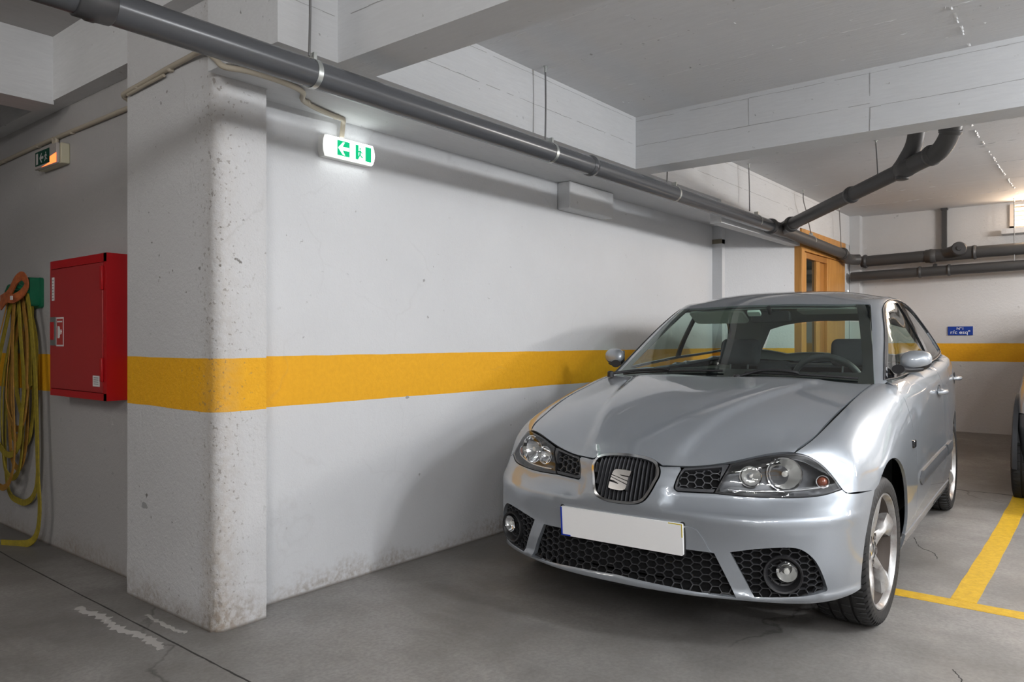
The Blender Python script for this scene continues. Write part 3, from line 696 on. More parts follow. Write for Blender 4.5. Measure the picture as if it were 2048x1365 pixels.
ctube(cd2, [(1.66,3.4,2.268),(1.66,2.56,2.268),(1.66,2.14,2.274),(1.66,1.76,2.276),(1.658,1.725,2.272),(1.657,1.71,2.25),(1.657,1.70,2.22)]); ctube(cd2, [(1.657,1.68,2.22),(1.657,1.675,2.26),(1.66,1.655,2.275),(1.66,1.24,2.273),(1.66,.85,2.272),(1.66,.63,2.272)])
M['clip'] = simple('beige_clip', (.46,.41,.33), .5)
def clip(root, p, n):
    p = Vector(p) - root.location; mb = MB(); mb.box(tuple(p - Vector((.012,.012,.012))), tuple(p + Vector((.012,.012,.012)))); o = mb.obj('clip', M['clip'], root); o.modifiers.new('b','BEVEL').width = .004
for p in ((1.558,.50,2.278),(1.558,.21,2.292),(1.99,-.135,2.19),(2.20,-.066,2.19)): clip(cd, p, 0)
for p in ((1.662,1.48,2.272),(1.662,1.95,2.274),(1.662,2.5,2.268)): clip(cd2, p, 0)

# ---------------------------------------------------------------- exit signs
def poly_sheet(mb, polys, fn, m=0, t=.0008):
    """flat printed shapes: polygons in sign coordinates (u right, v up) -> thin plates"""
    for P in polys:
        a = [Vector(fn(u, v, 0)) for u, v in P]; bb = [Vector(fn(u, v, t)) for u, v in P]; n = len(P)
        mb.add(a + bb, [list(range(n, 2*n)), list(range(n))[::-1]] + [(i, (i+1) % n, n+(i+1) % n, n+i) for i in range(n)], m)
ARROW = [(.06,.5),(.45,.92),(.60,.92),(.42,.62),(.95,.62),(.95,.38),(.42,.38),(.62,.06),(.45,.06)]
MAN = [[(.30,.86),(.36,.92),(.42,.90),(.43,.82),(.38,.77),(.31,.79)], [(.26,.70),(.42,.74),(.50,.62),(.62,.56),(.60,.50),(.48,.54),(.44,.60),(.42,.44),(.52,.30),(.66,.24),(.64,.17),(.46,.22),(.36,.36),(.28,.20),(.14,.06),(.08,.12),(.20,.26),(.28,.44),(.28,.60),(.20,.56),(.16,.44),(.10,.46),(.14,.62)]]
M['signbody'] = simple('white_sign_body', (.80,.80,.77), .4); M['siglow'] = simple('lit_sign_face', (1,1,1), .4, emit=(.95, 1, .98), estr=1.3)
M['siggreen'] = simple('lit_green_print', (0,.35,.15), .4, emit=(.0, .40, .16), estr=.8); M['sigwhite'] = simple('lit_white_print', (1,1,1), .4, emit=(.9, 1, .95), estr=.9)
es = empty('exit_sign', (2.298, 0, 2.055)); tag(es, 'brightly lit white and green exit sign on the main wall', 'exit sign')
W2, H2 = .152, .050
mb = MB(); pts = [(-W2+.008,-H2),(W2-.014,-H2),(W2-.004,-H2*.5),(W2,0),(W2-.004,H2*.5),(W2-.014,H2),(-W2+.008,H2),(-W2,H2*.5),(-W2-.002,0),(-W2,-H2*.5)]
mb.prism(pts, -.040, 0, 1); mb.obj('body', M['signbody'], es)
mb = MB(); mb.prism([(p[0]*.975, p[1]*.94) for p in pts], -.054, -.0405, 1); o = mb.obj('lit_cover', M['siglow'], es); o.modifiers.new('b','BEVEL').width = .003
fn = lambda x0, z0, ww, hh: (lambda u, v, t: (x0 + u*ww, -.0545 - t, z0 + v*hh))
mb = MB(); poly_sheet(mb, [[(0,0),(1,0),(1,1),(0,1)]], fn(-.083,-.037,.072,.070)); mb.obj('green_panel', M['siggreen'], es, None)
mb = MB(); poly_sheet(mb, [[(0,0),(1,0),(1,1),(0,1)]], fn(.025,-.037,.096,.070)); mb.obj('green_panel', M['siggreen'], es, None)
f1 = fn(-.083,-.037,.072,.070); f2 = fn(.030,-.037,.055,.070)
mb = MB(); poly_sheet(mb, [ARROW], lambda u, v, t: f1(u, v, t + .0009)); mb.obj('arrow_print', M['sigwhite'], es, None)
mb = MB(); poly_sheet(mb, [[(.22,.0),(.98,.0),(.98,.97),(.22,.97)]], lambda u, v, t: f2(u, v, t + .0009)); mb.obj('doorway_print', M['sigwhite'], es, None)
mb = MB(); poly_sheet(mb, MAN, lambda u, v, t: f2(u*1.05, v*.9, t + .0018)); mb.obj('running_man_print', M['siggreen'], es, None)
# real light of the sign on the wall
for dx, dz in ((0, .075), (0, -.075)):
    ld = bpy.data.lights.new('sign_glow', 'AREA'); ld.shape = 'RECTANGLE'; ld.size = .28; ld.size_y = .03; ld.energy = .07; ld.color = (.95, 1, .98)
    lo = bpy.data.objects.new('sign_glow', ld); COL.objects.link(lo); lo.parent = es; lo.location = (0, -.030, dz*.72); lo.rotation_euler = (R(-12) if dz < 0 else R(192), 0, 0)
ds = empty('exit_sign', (1.672, 1.70, 2.165)); tag(ds, 'dim exit sign glowing orange at its lower corner on the left wall', 'exit sign')
M['dimg'] = simple('dark_green_print', (.004,.055,.035), .5); M['dimw'] = simple('dull_white_print', (.45,.43,.42), .5); M['dimface'] = simple('grey_diffuser', (.42,.39,.37), .35)
M['orange'] = simple('orange_glow', (1,.2,.05), .5, emit=(1, .16, .04), estr=1.6); M['cream'] = simple('yellowed_cream_plastic', (.52,.49,.36), .45)
mb = MB(); mb.box((-.045,-.165,-.055), (0,.165,.055)); mb.obj('body', M['cream'], ds).modifiers.new('b','BEVEL').width = .004
mb = MB(); mb.box((-.062,-.150,-.055), (-.044,.165,.055)); mb.obj('diffuser', M['dimface'], ds).modifiers.new('b','BEVEL').width = .004
g = lambda y0, z0, ww, hh: (lambda u, v, t: (-.0625 - t, y0 - u*ww, z0 + v*hh))
mb = MB(); poly_sheet(mb, [[(0,0),(1,0),(1,1),(0,1)]], g(.145,-.038,.20,.078)); mb.obj('green_panel', M['dimg'], ds, None)
a1 = g(.135,-.03,.045,.06); a2 = g(.085,-.03,.06,.06); a3 = g(.02,-.03,.06,.06)
mb = MB(); poly_sheet(mb, [[(.1,0),(.7,0),(.7,1),(.1,1)]], lambda u,v,t: a1(u,v,t+.001)); poly_sheet(mb, [ARROW], lambda u,v,t: a2(u,v,t+.001)); poly_sheet(mb, MAN, lambda u,v,t: a3(u*1.2,v,t+.001)); mb.obj('white_print', M['dimw'], ds, None)
mb = MB(); mb.add([(-.0632,-.055,-.052),(-.0632,-.148,-.052),(-.0632,-.148,.0),(-.0632,-.06,-.01),(-.0632,-.06,-.04),(-.0632,.06,-.052)], [(0,1,2,3,4),(0,4,5)]); mb.obj('orange_glow_patch', M['orange'], ds, None)

# ---------------------------------------------------------------- white junction box on the main wall
jb = MB(); jb.box((4.055,-.10,2.018), (4.60,0,2.198)); o = jb.obj('trunking_box', M['wall_plain']); o.modifiers.new('b','BEVEL').width = .006
tag(o, 'white painted box on the main wall just under the beam', 'box')

# chipped spots
M['chip'] = simple('chipped_render_grey', (.33,.33,.33), .95)
def chip(x, y, z, w_, h_, ax):
    mb = MB(); P = []
    for k in range(11):
        t = 2*math.pi*k/11; r_ = random.uniform(.6, 1.1); P.append((w_*r_*math.cos(t), h_*r_*math.sin(t)))
    if ax == 'y': mb.prism([(x+a, z+b) for a, b in P], y-.0006, y+.001, 1)
    else: mb.prism([(y+a, z+b) for a, b in P], x-.0006, x+.001, 0)
    return mb
P1 = chip(2.71, 0, .858, .016, .009, 'y').obj('render_chip', M['chip'], bpy.data.objects['wall_main'], None)
P2 = chip(1.569, .46, .425, .030, .016, 'x').obj('render_chip', M['chip'], bpy.data.objects['wall_pillar'], None)
# ---------------------------------------------------------------- blue bay sign
bs = empty('bay_sign', (8.828, -1.632, 1.255)); tag(bs, 'small blue sign with white lettering on the back wall above the yellow band', 'sign')
M['sblue'] = simple('sign_blue', (.004,.04,.30), .35); M['swhite'] = simple('sign_white', (.80,.82,.86), .5)
mb = MB(); mb.box((-.012,-.110,-.044), (0,.110,.044)); mb.obj('plate', M['sblue'], bs)
def text_mesh(body, size, mat, parent, loc, rot, name='lettering', ext=.0008, bold=.0, sx=1.0):
    cu = bpy.data.curves.new(name, 'FONT'); cu.body = body; cu.size = size; cu.align_x = 'CENTER'; cu.align_y = 'CENTER'; cu.extrude = ext; cu.offset = bold; cu.resolution_u = 3
    to = bpy.data.objects.new(name, cu); COL.objects.link(to); dg = bpy.context.evaluated_depsgraph_get(); me = bpy.data.meshes.new_from_object(to.evaluated_get(dg)); bpy.data.objects.remove(to)
    o = link(name, me, mat, parent); o.location = loc; o.rotation_euler = rot; o.scale = (sx, 1, 1)
    return o
text_mesh('Nº1', .036, M['swhite'], bs, (-.0132, 0, .022), (R(90), 0, R(-90)), bold=.0003, sx=1.15)
text_mesh('r/c esqº', .052, M['swhite'], bs, (-.0132, 0, -.016), (R(90), 0, R(-90)), bold=.0005, sx=1.1)

# ---------------------------------------------------------------- red hose cabinet
M['red'] = simple('red_enamel_with_sheen', (.36,.022,.024), .38); M['redd'] = simple('red_enamel_no_sheen', (.42,.004,.008), .35); M['lab'] = simple('white_sticker', (.72,.70,.69), .5); M['labred'] = simple('sticker_red', (.42,.04,.035), .5); M['labgrey'] = simple('sticker_grey_print', (.32,.30,.30), .6)  # door red carries the floor's reflection in its colour, deep red does not
hc = empty('fire_hose_cabinet', (1.672, 1.185, .866)); tag(hc, 'red metal fire hose cabinet on the left wall beside the pillar', 'cabinet')
X0 = -.102
def cab(name, mb, mat): return mb.obj(name, mat, hc)
mb = MB(); mb.box((X0+.015,-.338,0), (0,.338,.705)); mb.box((X0,-.338,0), (X0+.02,.338,.034)); mb.box((X0,-.338,.664), (X0+.02,.338,.705)); mb.box((X0,.322,.034), (X0+.02,.338,.664)); mb.box((X0,-.3384,-.0004), (X0+.02,-.306,.7054)); cab('body', mb, M['redd'])
dr = MB(); dr.box((X0-.004,-.303,.037), (X0+.014,.320,.661)); dr = cab('door', dr, M['red']); dr.modifiers.new('b','BEVEL').width = .003
for z in (.09, .53):
    mb = MB(); mb.box((X0-.012,-.312,z), (X0+.0,-.288,z+.115)); o = mb.obj('hinge', M['redd'], dr); o.modifiers.new('b','BEVEL').width = .003
mb = MB(); mb.box((X0-.010,.245,.262), (X0-.0045,.312,.41)); mb.obj('handle_plate', simple('grey_handle_plate', (.20,.21,.205), .4, .4), dr)
mb = MB(); mb.box((X0-.014,.262,.292), (X0-.0105,.303,.385)); mb.obj('handle_recess', M['redd'], dr)
mb = MB(); mb.box((X0-.0055,.150,.258), (X0-.0045,.243,.408)); mb.obj('hose_sticker', M['lab'], dr, None)
mb = MB(); mb.box((X0-.0062,.156,.266), (X0-.0052,.237,.400)); mb.obj('sticker_field', M['labred'], dr, None)
mb = MB(); mb.box((X0-.0072,.200,.300), (X0-.0060,.222,.362)); mb.box((X0-.0072,.195,.305), (X0-.0060,.200,.357)); mb.box((X0-.0072,.190,.318), (X0-.0060,.195,.345)); mb.box((X0-.0072,.168,.331), (X0-.0060,.19,.335))
mb.tube([(X0-.0068,.178+.008*math.cos(t),.333+.012*math.sin(t)) for t in [k*math.pi/6 for k in range(13)]], .0012, 6); mb.box((X0-.0072,.165,.382), (X0-.0060,.228,.389)); mb.obj('reel_print', M['lab'], dr, None)
mb = MB(); mb.box((X0-.0055,.270,.497), (X0-.0045,.302,.618)); o = mb.obj('white_sticker', M['lab'], dr, None)
mb = MB(); 
for k in range(7): mb.box((X0-.0062,.276+.004*(k % 2),.506+k*.0155), (X0-.0054,.296,.512+k*.0155))
mb.obj('sticker_lines', M['labgrey'], dr, None)
mb = MB(); mb.box((X0-.0055,-.275,.066), (X0-.0045,-.200,.118)); mb.obj('maker_sticker', M['lab'], dr, None)
mb = MB()
for k in range(4): mb.box((X0-.0062,-.262,.076+k*.010), (X0-.0054,-.212,.080+k*.010))
mb.obj('sticker_lines', M['labgrey'], dr, None)

# ---------------------------------------------------------------- coiled strap hose on its green bracket
M['green'] = simple('green_bracket', (.004,.14,.065), .4); M['hose'] = worn_paint('yellow_flat_hose', (.36,.27,.02), (.24,.19,.018), .7); M['hoseo'] = worn_paint('ochre_flat_hose', (.40,.20,.03), (.30,.15,.02), .7); M['hband'] = worn_paint('orange_rubber_band', (.50,.13,.035), (.34,.085,.03), .6)
hb = empty('hose_bracket', (1.672, 2.12, 1.44)); tag(hb, 'green metal hose bracket on the left wall', 'bracket')
mb = MB(); mb.rbox((-.012,-.22,-.10), (0,.26,.075), .02, axis=0); mb.rbox((-.06,-.185,-.09), (-.012,-.145,.075), .015, axis=0); mb.rbox((-.06,.14,-.10), (-.012,.20,.02), .015, axis=0); mb.tube([(-.06,-.17,.0),(-.075,-.05,.03),(-.075,.08,.03),(-.06,.17,.0)], .016, 10); mb.obj('bracket_plate', M['green'], hb)
hs = empty('flat_hose', (1.60, 2.14, 1.42)); tag(hs, 'yellow flat hose hanging in long loops down the left wall to the floor', 'hose')
def strap(name, pts, mat, wd=.036, tk=.006, tw=0):
    P = crom(pts, 8); vs = []; fs = []; n = len(P)
    for i, p in enumerate(P):
        d = (P[min(i+1,n-1)] - P[max(i-1,0)]).normalized(); s = i/(n-1)
        nrm = Vector((math.cos(tw*s), math.sin(tw*s), .0)); side = d.cross(nrm).normalized(); nn = side.cross(d).normalized()
        for a, bq in ((-1,-1),(1,-1),(1,1),(-1,1)): vs.append(p + side*(a*wd/2) + nn*(bq*tk/2) - hs.location)
    for i in range(n-1):
        for k in range(4): fs.append((i*4+k, i*4+(k+1) % 4, (i+1)*4+(k+1) % 4, (i+1)*4+k))
    fs += [(0,3,2,1), ((n-1)*4,(n-1)*4+1,(n-1)*4+2,(n-1)*4+3)]
    o = mesh(name, vs, fs, mat, hs); bm = bmesh.new(); bm.from_mesh(o.data); bmesh.ops.recalc_face_normals(bm, faces=bm.faces); bm.to_mesh(o.data); bm.free(); sharp(o.data, 60); return o
random.seed(11)
loops = [(1.99,.55,2.38,M['hose']),(2.05,.42,2.33,M['hoseo']),(2.08,.36,2.42,M['hose']),(1.96,.66,2.30,M['hoseo']),(2.02,.50,2.46,M['hose']),(2.11,.30,2.50,M['hoseo']),(1.93,.22,2.44,M['hose']),(2.00,.74,2.22,M['hose']),(2.06,.60,2.27,M['hoseo'])]
for i, (yr, zb, yl, mt) in enumerate(loops):
    x = 1.655 - .012 * (i % 6); top = 1.43 - .008 * (i % 3); ytop = 2.02 + .02 * i
    strap('hose_loop', [(x,ytop,top),(x-.004,yr+.03,1.18),(x-.006+rj(.01),yr,.90),(x-.008,yr+rj(.01)-.005,zb+.22),(x-.012,yr+.045,zb+.04),(x-.012,(yr+yl)/2,zb-.02),(x-.01,yl-.03,zb+.08),(x-.006,yl+rj(.01),.9),(x,ytop+.10,top-.01)], mt, tw=rj(.5))
strap('hose_tail', [(1.615,2.00,1.44),(1.605,1.93,1.36),(1.60,1.865,1.18),(1.602,1.825,.95),(1.60,1.800,.70),(1.598,1.775,.42),(1.60,1.755,.24),(1.60,1.785,.10),(1.585,1.84,.030),(1.55,1.93,.012),(1.50,2.03,.010)], M['hose'], .040)
strap('orange_wrap', [(1.60,2.36,1.40),(1.585,2.22,1.415),(1.575,2.12,1.44),(1.575,2.03,1.50),(1.585,1.965,1.52),(1.60,1.945,1.475),(1.59,1.985,1.425),(1.57,2.06,1.395),(1.57,2.16,1.40),(1.58,2.30,1.36)], M['hband'], .052, .007)
mb = MB(); mb.box((-.055,-.14,-.035), (-.052,-.105,-.012)); mb.obj('white_tag', M['lab'], hs, None)
# ---------------------------------------------------------------- car: smooth base surfaces, then panels cut from them
def body_disp(p, n):
    """character lines pressed into the sheet metal (metres along the normal)"""
    x, y, z = p; a = abs(y); d = 0.0
    if x > .25 and .44 < z < .66 and a > .10:     # shelf between the grille bridge and the lamps, with the crease below it
        fr = sm(.25, .45, x)
        d -= .020 * fr * sm(.165, .215, a) * (1 - sm(.50, .68, a)) * sm(.515, .540, z) * (1 - sm(.57, .60, z))
        d += .006 * fr * sm(.20, .30, a) * math.exp(-((z - .505) / .018) ** 2)
    if n[2] > .45 and -.5 < x < .64 and z > .66:   # raised middle of the bonnet
        yb = .195 + (.62 - x) * .275
        d += .013 * (1 - sm(yb - .022, yb + .032, a)) * sm(-.52, -.30, x) * (1 - sm(.57, .64, x))
    if x > .30 and z < .262:                        # thin lip under the bumper
        d += .012 * math.exp(-((z - .222) / .012) ** 2)
    if n[1] * (1 if y > 0 else -1) > .6 and -2.9 < x < -.45:   # shoulder line of the doors
        d += .004 * math.exp(-((z - (.885 + (x + .5) * -.018)) / .02) ** 2)
    return d
def vnormals(V, F):
    A = np.array([tuple(v) for v in V]); Nn = np.zeros_like(A); Fq = np.array(F)
    c = np.cross(A[Fq[:, 2]] - A[Fq[:, 0]], A[Fq[:, 3]] - A[Fq[:, 1]])
    for k in range(4): np.add.at(Nn, Fq[:, k], c)
    Nn /= np.linalg.norm(Nn, axis=1)[:, None] + 1e-12
    return [Vector(n) for n in Nn]
class Base:
    def __init__(s, lat, level, fair, disp=None):
        V, F, _, _ = smooth_base('base', *lat, level=level, iters=4, fair=fair)
        Nn = vnormals(V, F)
        if disp:
            V = [v + n * disp(v, n) for v, n in zip(V, Nn)]; Nn = vnormals(V, F)
        s.V, s.F, s.N, s.B = V, F, Nn, BVHTree.FromPolygons(V, F)
    def nrm(s, co, fi):
        f = s.F[fi]; w = poly_3d_calc([s.V[i] for i in f], co); n = Vector((0, 0, 0))
        for i, k in zip(f, w): n += s.N[i] * k
        return n.normalized()
LOW = Base(box_lattice(LX, LY, LZ, lower_pos), 4, 34, body_disp)
UPP = Base(box_lattice(GX, GY, GZ, upper_pos), 4, 20)
class Plan:
    def __init__(s, d, u): s.d = Vector(d).normalized(); s.u = (Vector(u) - s.d * Vector(u).dot(s.d)).normalized(); s.v = s.d.cross(s.u)
    def to(s, p): return (p.dot(s.u), p.dot(s.v))
    def ray(s, a, b): return s.u * a + s.v * b + s.d * 6, -s.d
class Cyl:
    def __init__(s, cx, Rr=.9): s.c = cx; s.R = Rr
    def to(s, p): return (math.atan2(p.y, p.x - s.c) * s.R, p.z)
    def ray(s, a, b): t = a / s.R; d = Vector((math.cos(t), math.sin(t), 0)); return Vector((s.c, 0, b)) + d * 6, -d
class Ster:
    def __init__(s, c): s.c = Vector(c)
    def to(s, p): d = (p - s.c).normalized(); return (d.x / (1.05 + d.z) * 1.4, d.y / (1.05 + d.z) * 1.4)
    def ray(s, a, b):
        a /= 1.4; b /= 1.4; r2 = a*a + b*b; k = 1.05   # solve d.z from |d| = 1 with (dx,dy) = (a,b)(k+dz)
        A = 1 + r2; Bq = 2 * r2 * k; Cq = r2 * k * k - 1; z = (-Bq + math.sqrt(max(0, Bq*Bq - 4*A*Cq))) / (2*A)
        d = Vector((a * (k + z), b * (k + z), z)).normalized(); return s.c + d * 6, -d
FRONT_M = Cyl(-.35); SIDE = Plan((0, 1, 0), (1, 0, 0)); TOP = Plan((0, 0, 1), (1, 0, 0)); SHELLM = Ster((-1.75, 0, .72)); WIND = Plan((.62, 0, .78), (0, 1, 0)); FEND = Plan((.22, .78, .58), (1, 0, 0)); REARM = Plan((-1, 0, 0.12), (0, -1, 0))
def lift(base, mp, a, b):
    o, d = mp.ray(a, b); h = base.B.ray_cast(o, d)
    if h[0] is None:
        # just outside the silhouette: nearest point to the ray
        best = None
        for k in range(24):
            q = o + d * (3.6 + k * .12); g = base.B.find_nearest(q)
            if best is None or g[3] < best[3]: best = g
        h = best
    return h[0].copy(), base.nrm(h[0], h[2])
def inside(p, poly):
    x, y = p; c = False; j = len(poly) - 1
    for i in range(len(poly)):
        xi, yi = poly[i]; xj, yj = poly[j]
        if (yi > y) != (yj > y) and x < (xj - xi) * (y - yi) / (yj - yi) + xi: c = not c
        j = i
    return c
def area2(P): return sum(P[i][0]*P[(i+1) % len(P)][1] - P[(i+1) % len(P)][0]*P[i][1] for i in range(len(P))) / 2
def offset(P, g):
    """move a closed 2-D outline inwards by g"""
    if area2(P) < 0: P = P[::-1]
    out = []; n = len(P)
    for i in range(n):
        a, b, c = Vector(P[i-1]), Vector(P[i]), Vector(P[(i+1) % n]); d1 = (b - a); d2 = (c - b)
        if d1.length < 1e-7 or d2.length < 1e-7: out.append(tuple(b)); continue
        n1 = Vector((-d1.y, d1.x)).normalized(); n2 = Vector((-d2.y, d2.x)).normalized(); m = n1 + n2
        k = m.length; m = m / k if k > .3 else n1
        out.append(tuple(b + m * g / max(.5, m.dot(n1))))
    return out
def densify(P, step):
    out = []; n = len(P)
    for i in range(n):
        a, b = Vector(P[i]), Vector(P[(i+1) % n]); k = max(1, int((b - a).length / step))
        for j in range(k): out.append(tuple(a + (b - a) * j / k))
    return out
def to2d(base, mp, pts):
    return [mp.to(Vector(p)) for p in pts]
def near_edge(p, segs, r):
    px, py = p
    for (ax, ay, bx, by) in segs:
        dx, dy = bx - ax, by - ay; L = dx*dx + dy*dy; t = 0 if L == 0 else max(0, min(1, ((px-ax)*dx + (py-ay)*dy)/L))
        ex, ey = px - ax - t*dx, py - ay - t*dy
        if ex*ex + ey*ey < r*r: return True
    return False
def panel_data(base, mp, outline, holes=(), gap=.0016, depth=.012, step=.025, off=0.0, flat2d=False):
    O = outline if flat2d else to2d(base, mp, outline)
    O = densify(offset(O, gap), step * .8); H = []
    for h in holes:
        h2 = h if flat2d else to2d(base, mp, h)
        H.append(densify(offset(h2, -gap), step * .8))
    loops = [O] + H; co = []; ed = []; segs = []
    for L in loops:
        s0 = len(co); co += [Vector(p) for p in L]; n = len(L)
        for i in range(n): ed.append((s0+i, s0+(i+1) % n)); segs.append((*L[i], *L[(i+1) % n]))
    S = np.array(segs)
    xs = [p[0] for p in O]; ys = [p[1] for p in O]; row = 0; y = min(ys) + step/2; inner = []
    while y < max(ys):
        x = min(xs) + (step/2 if row % 2 else step*.99)
        while x < max(xs):
            inner.append((x, y)); x += step
        y += step * .866; row += 1
    if inner:
        Pq = np.array(inner); keep = np.ones(len(Pq), bool)
        dx = S[:, 2]-S[:, 0]; dy = S[:, 3]-S[:, 1]; L = dx*dx + dy*dy + 1e-12
        for k in range(0, len(Pq), 400):
            q = Pq[k:k+400]; t = ((q[:, None, 0]-S[None, :, 0])*dx + (q[:, None, 1]-S[None, :, 1])*dy)/L; t = np.clip(t, 0, 1)
            D = np.hypot(q[:, None, 0]-S[None, :, 0]-t*dx, q[:, None, 1]-S[None, :, 1]-t*dy).min(1)
            # even-odd test against all loops together
            cr = ((S[None, :, 1] > q[:, None, 1]) != (S[None, :, 3] > q[:, None, 1])) & (q[:, None, 0] < (dx*(q[:, None, 1]-S[None, :, 1])/(np.where(dy == 0, 1e-12, dy)) + S[None, :, 0]))
            keep[k:k+400] = (D > step*.42) & (cr.sum(1) % 2 == 1)
        co += [Vector(p) for p in Pq[keep]]
    r = delaunay_2d_cdt(co, ed, [], 0, 1e-6)
    V2, T = r[0], r[2]; tris = []
    for t in T:
        c = ((V2[t[0]][0]+V2[t[1]][0]+V2[t[2]][0])/3, (V2[t[0]][1]+V2[t[1]][1]+V2[t[2]][1])/3)
        if inside(c, O) and not any(inside(c, h) for h in H): tris.append(tuple(t))
    used = sorted({i for t in tris for i in t}); mp_i = {u: k for k, u in enumerate(used)}
    P = []; Nn = []
    for u in used:
        p, n = lift(base, mp, *V2[u]); P.append(p + n * off); Nn.append(n)
    tris = [tuple(mp_i[i] for i in t) for t in tris]
    fx = []
    for t in tris:
        nn = (P[t[1]]-P[t[0]]).cross(P[t[2]]-P[t[0]])
        fx.append(t if nn.dot(Nn[t[0]]) > 0 else (t[0], t[2], t[1]))
    cnt = {}
    for t in fx:
        for a, b in ((t[0],t[1]),(t[1],t[2]),(t[2],t[0])): cnt[(a, b)] = 1
    bd = [(a, b) for (a, b) in cnt if (b, a) not in cnt]
    # boundary points slide to the true 3-D inset, then a turned-in rim
    nv = len(P); low = {}; faces = list(fx); LN = [Nn[i] for t in fx for i in t]
    if depth:
        for a, b in bd:
            for i in (a, b):
                if i not in low: low[i] = len(P); P.append(P[i] - Nn[i] * depth); Nn.append(Nn[i])
        for a, b in bd:
            faces.append((b, a, low[a], low[b]))
            fn = (P[a]-P[b]).cross(P[low[a]]-P[b]).normalized(); LN += [fn]*4
    return P, faces, LN
def panel_obj(name, data, mat, parent, mirror=False, solid_mats=None):
    P, F, LN = data
    if mirror:
        P = [Vector((p.x, -p.y, p.z)) for p in P]; F2 = []; L2 = []; k = 0
        for f in F:
            ln = LN[k:k+len(f)]; k += len(f); F2.append(tuple(reversed(f))); L2 += [Vector((n.x, -n.y, n.z)) for n in reversed(ln)]
        F, LN = F2, L2
    me = bpy.data.meshes.new(name); me.from_pydata([tuple(p) for p in P], [], [tuple(f) for f in F]); me.update()
    for p in me.polygons: p.use_smooth = True
    me.normals_split_custom_set([tuple(n) for n in LN])
    return link(name, me, mat, parent)
def pair(name, data, mat, parent, label=None):
    a = panel_obj(name, data, mat, parent); b = panel_obj(name, data, mat, parent, True); return a, b
def arc(cx, cz, r, t0, t1, n, y=.85):
    return [(cx + r*math.cos(R(t0 + (t1-t0)*k/n)), y, cz + r*math.sin(R(t0 + (t1-t0)*k/n))) for k in range(n+1)]
def mir(pts): return [(x, -y, z) for x, y, z in pts]
def both(half):
    """half outline listed from the centre line round to the centre line -> full closed outline"""
    return list(half) + [(x, -y, z) for x, y, z in reversed(half) if abs(y) > 1e-6]
T3 = lambda P: [tuple(v) for v in P]

M['mesh'] = simple('dark_mesh_plastic', (.030,.031,.034), .45)
AX = (-.03, .31)                      # front arch centre
hood_seam = T3(crom([(.459,.597,.733),(.32,.630,.775),(.10,.653,.835),(-.12,.668,.885),(-.32,.682,.925),(-.478,.690,.948)], 5))
hood_lead = T3(crom([(.459,.597,.733),(.505,.512,.726),(.535,.455,.713),(.567,.388,.692),(.596,.323,.679),(.622,.262,.671),(.642,.205,.668),(.656,.155,.665)], 4))
hood_gr = T3(crom([(.656,.150,.668),(.651,.128,.681),(.645,.100,.690),(.641,.05,.697),(.641,0,.699)], 4))
cowl = T3(crom([(-.478,.690,.948),(-.455,.60,.953),(-.425,.40,.960),(-.405,.20,.962),(-.40,0,.962)], 4))
lamp_top = T3(crom([(.572,.391,.688),(.535,.463,.711),(.507,.515,.724),(.478,.566,.731),(.459,.597,.733)], 4))
lamp_out = T3(crom([(.459,.597,.733),(.432,.640,.722),(.408,.682,.692),(.396,.720,.648),(.393,.750,.603)], 4))
lamp_bot = T3(crom([(.393,.750,.603),(.452,.700,.585),(.512,.628,.577),(.576,.534,.574),(.620,.434,.576),(.641,.353,.579)], 4))
vent_bot = [(.641,.353,.579),(.660,.290,.577),(.679,.222,.576)]
vent_in = T3(crom([(.679,.222,.576),(.675,.208,.588),(.660,.211,.620),(.642,.226,.660)], 3))
seam_bf = T3(crom([(.393,.750,.603),(.389,.760,.592),(.372,.775,.588),(.318,.80,.586),(.2175,.835,.585)], 3))
arch_f = arc(AX[0], AX[1], .370, 48, -14, 8, .84)            # bumper side of the arch
arch_r = arc(AX[0], AX[1], .370, 48, 183, 18, .86)           # fender side
lip_bot = T3(crom([(.329,.80,.222),(.42,.765,.206),(.50,.715,.203),(.56,.64,.203),(.62,.52,.206),(.68,.38,.210),(.735,.22,.213),(.765,0,.214)], 4))
grille_o = T3(crom([(.660,.140,.669),(.666,.149,.650),(.674,.149,.628),(.684,.140,.605),(.702,.128,.572),(.722,.112,.542),(.733,.088,.526),(.738,.05,.518),(.739,0,.516)], 4))
# --- the root
CAR = empty('car', (3.282, -1.3194, 0), R(180 + 3.0482)); tag(CAR, 'silver five door hatchback parked nose out, blank white number plate', 'car')
P_ = M['paint']
# bonnet
hood_half = list(reversed(hood_gr)) + [hood_lead[-1]] + list(reversed(hood_lead[:-1])) + hood_seam[1:] + cowl[1:]
hood = panel_obj('bonnet', panel_data(LOW, TOP, both(hood_half), step=.024, gap=.002), P_, CAR)
# front wings
fender_o = lamp_out + seam_bf[1:] + arch_r[1:] + [(-.401,.84,.284),(-.55,.84,.284),(-.655,.84,.284),(-.668,.85,.36),(-.672,.855,.47),(-.660,.852,.60),(-.628,.846,.70),(-.580,.838,.80),(-.556,.82,.88),(-.560,.765,.942),(-.525,.708,.952),(-.490,.695,.949)] + list(reversed(hood_seam))[:-1]
pair('front_wing', panel_data(LOW, FEND, fender_o, step=.024), P_, CAR)
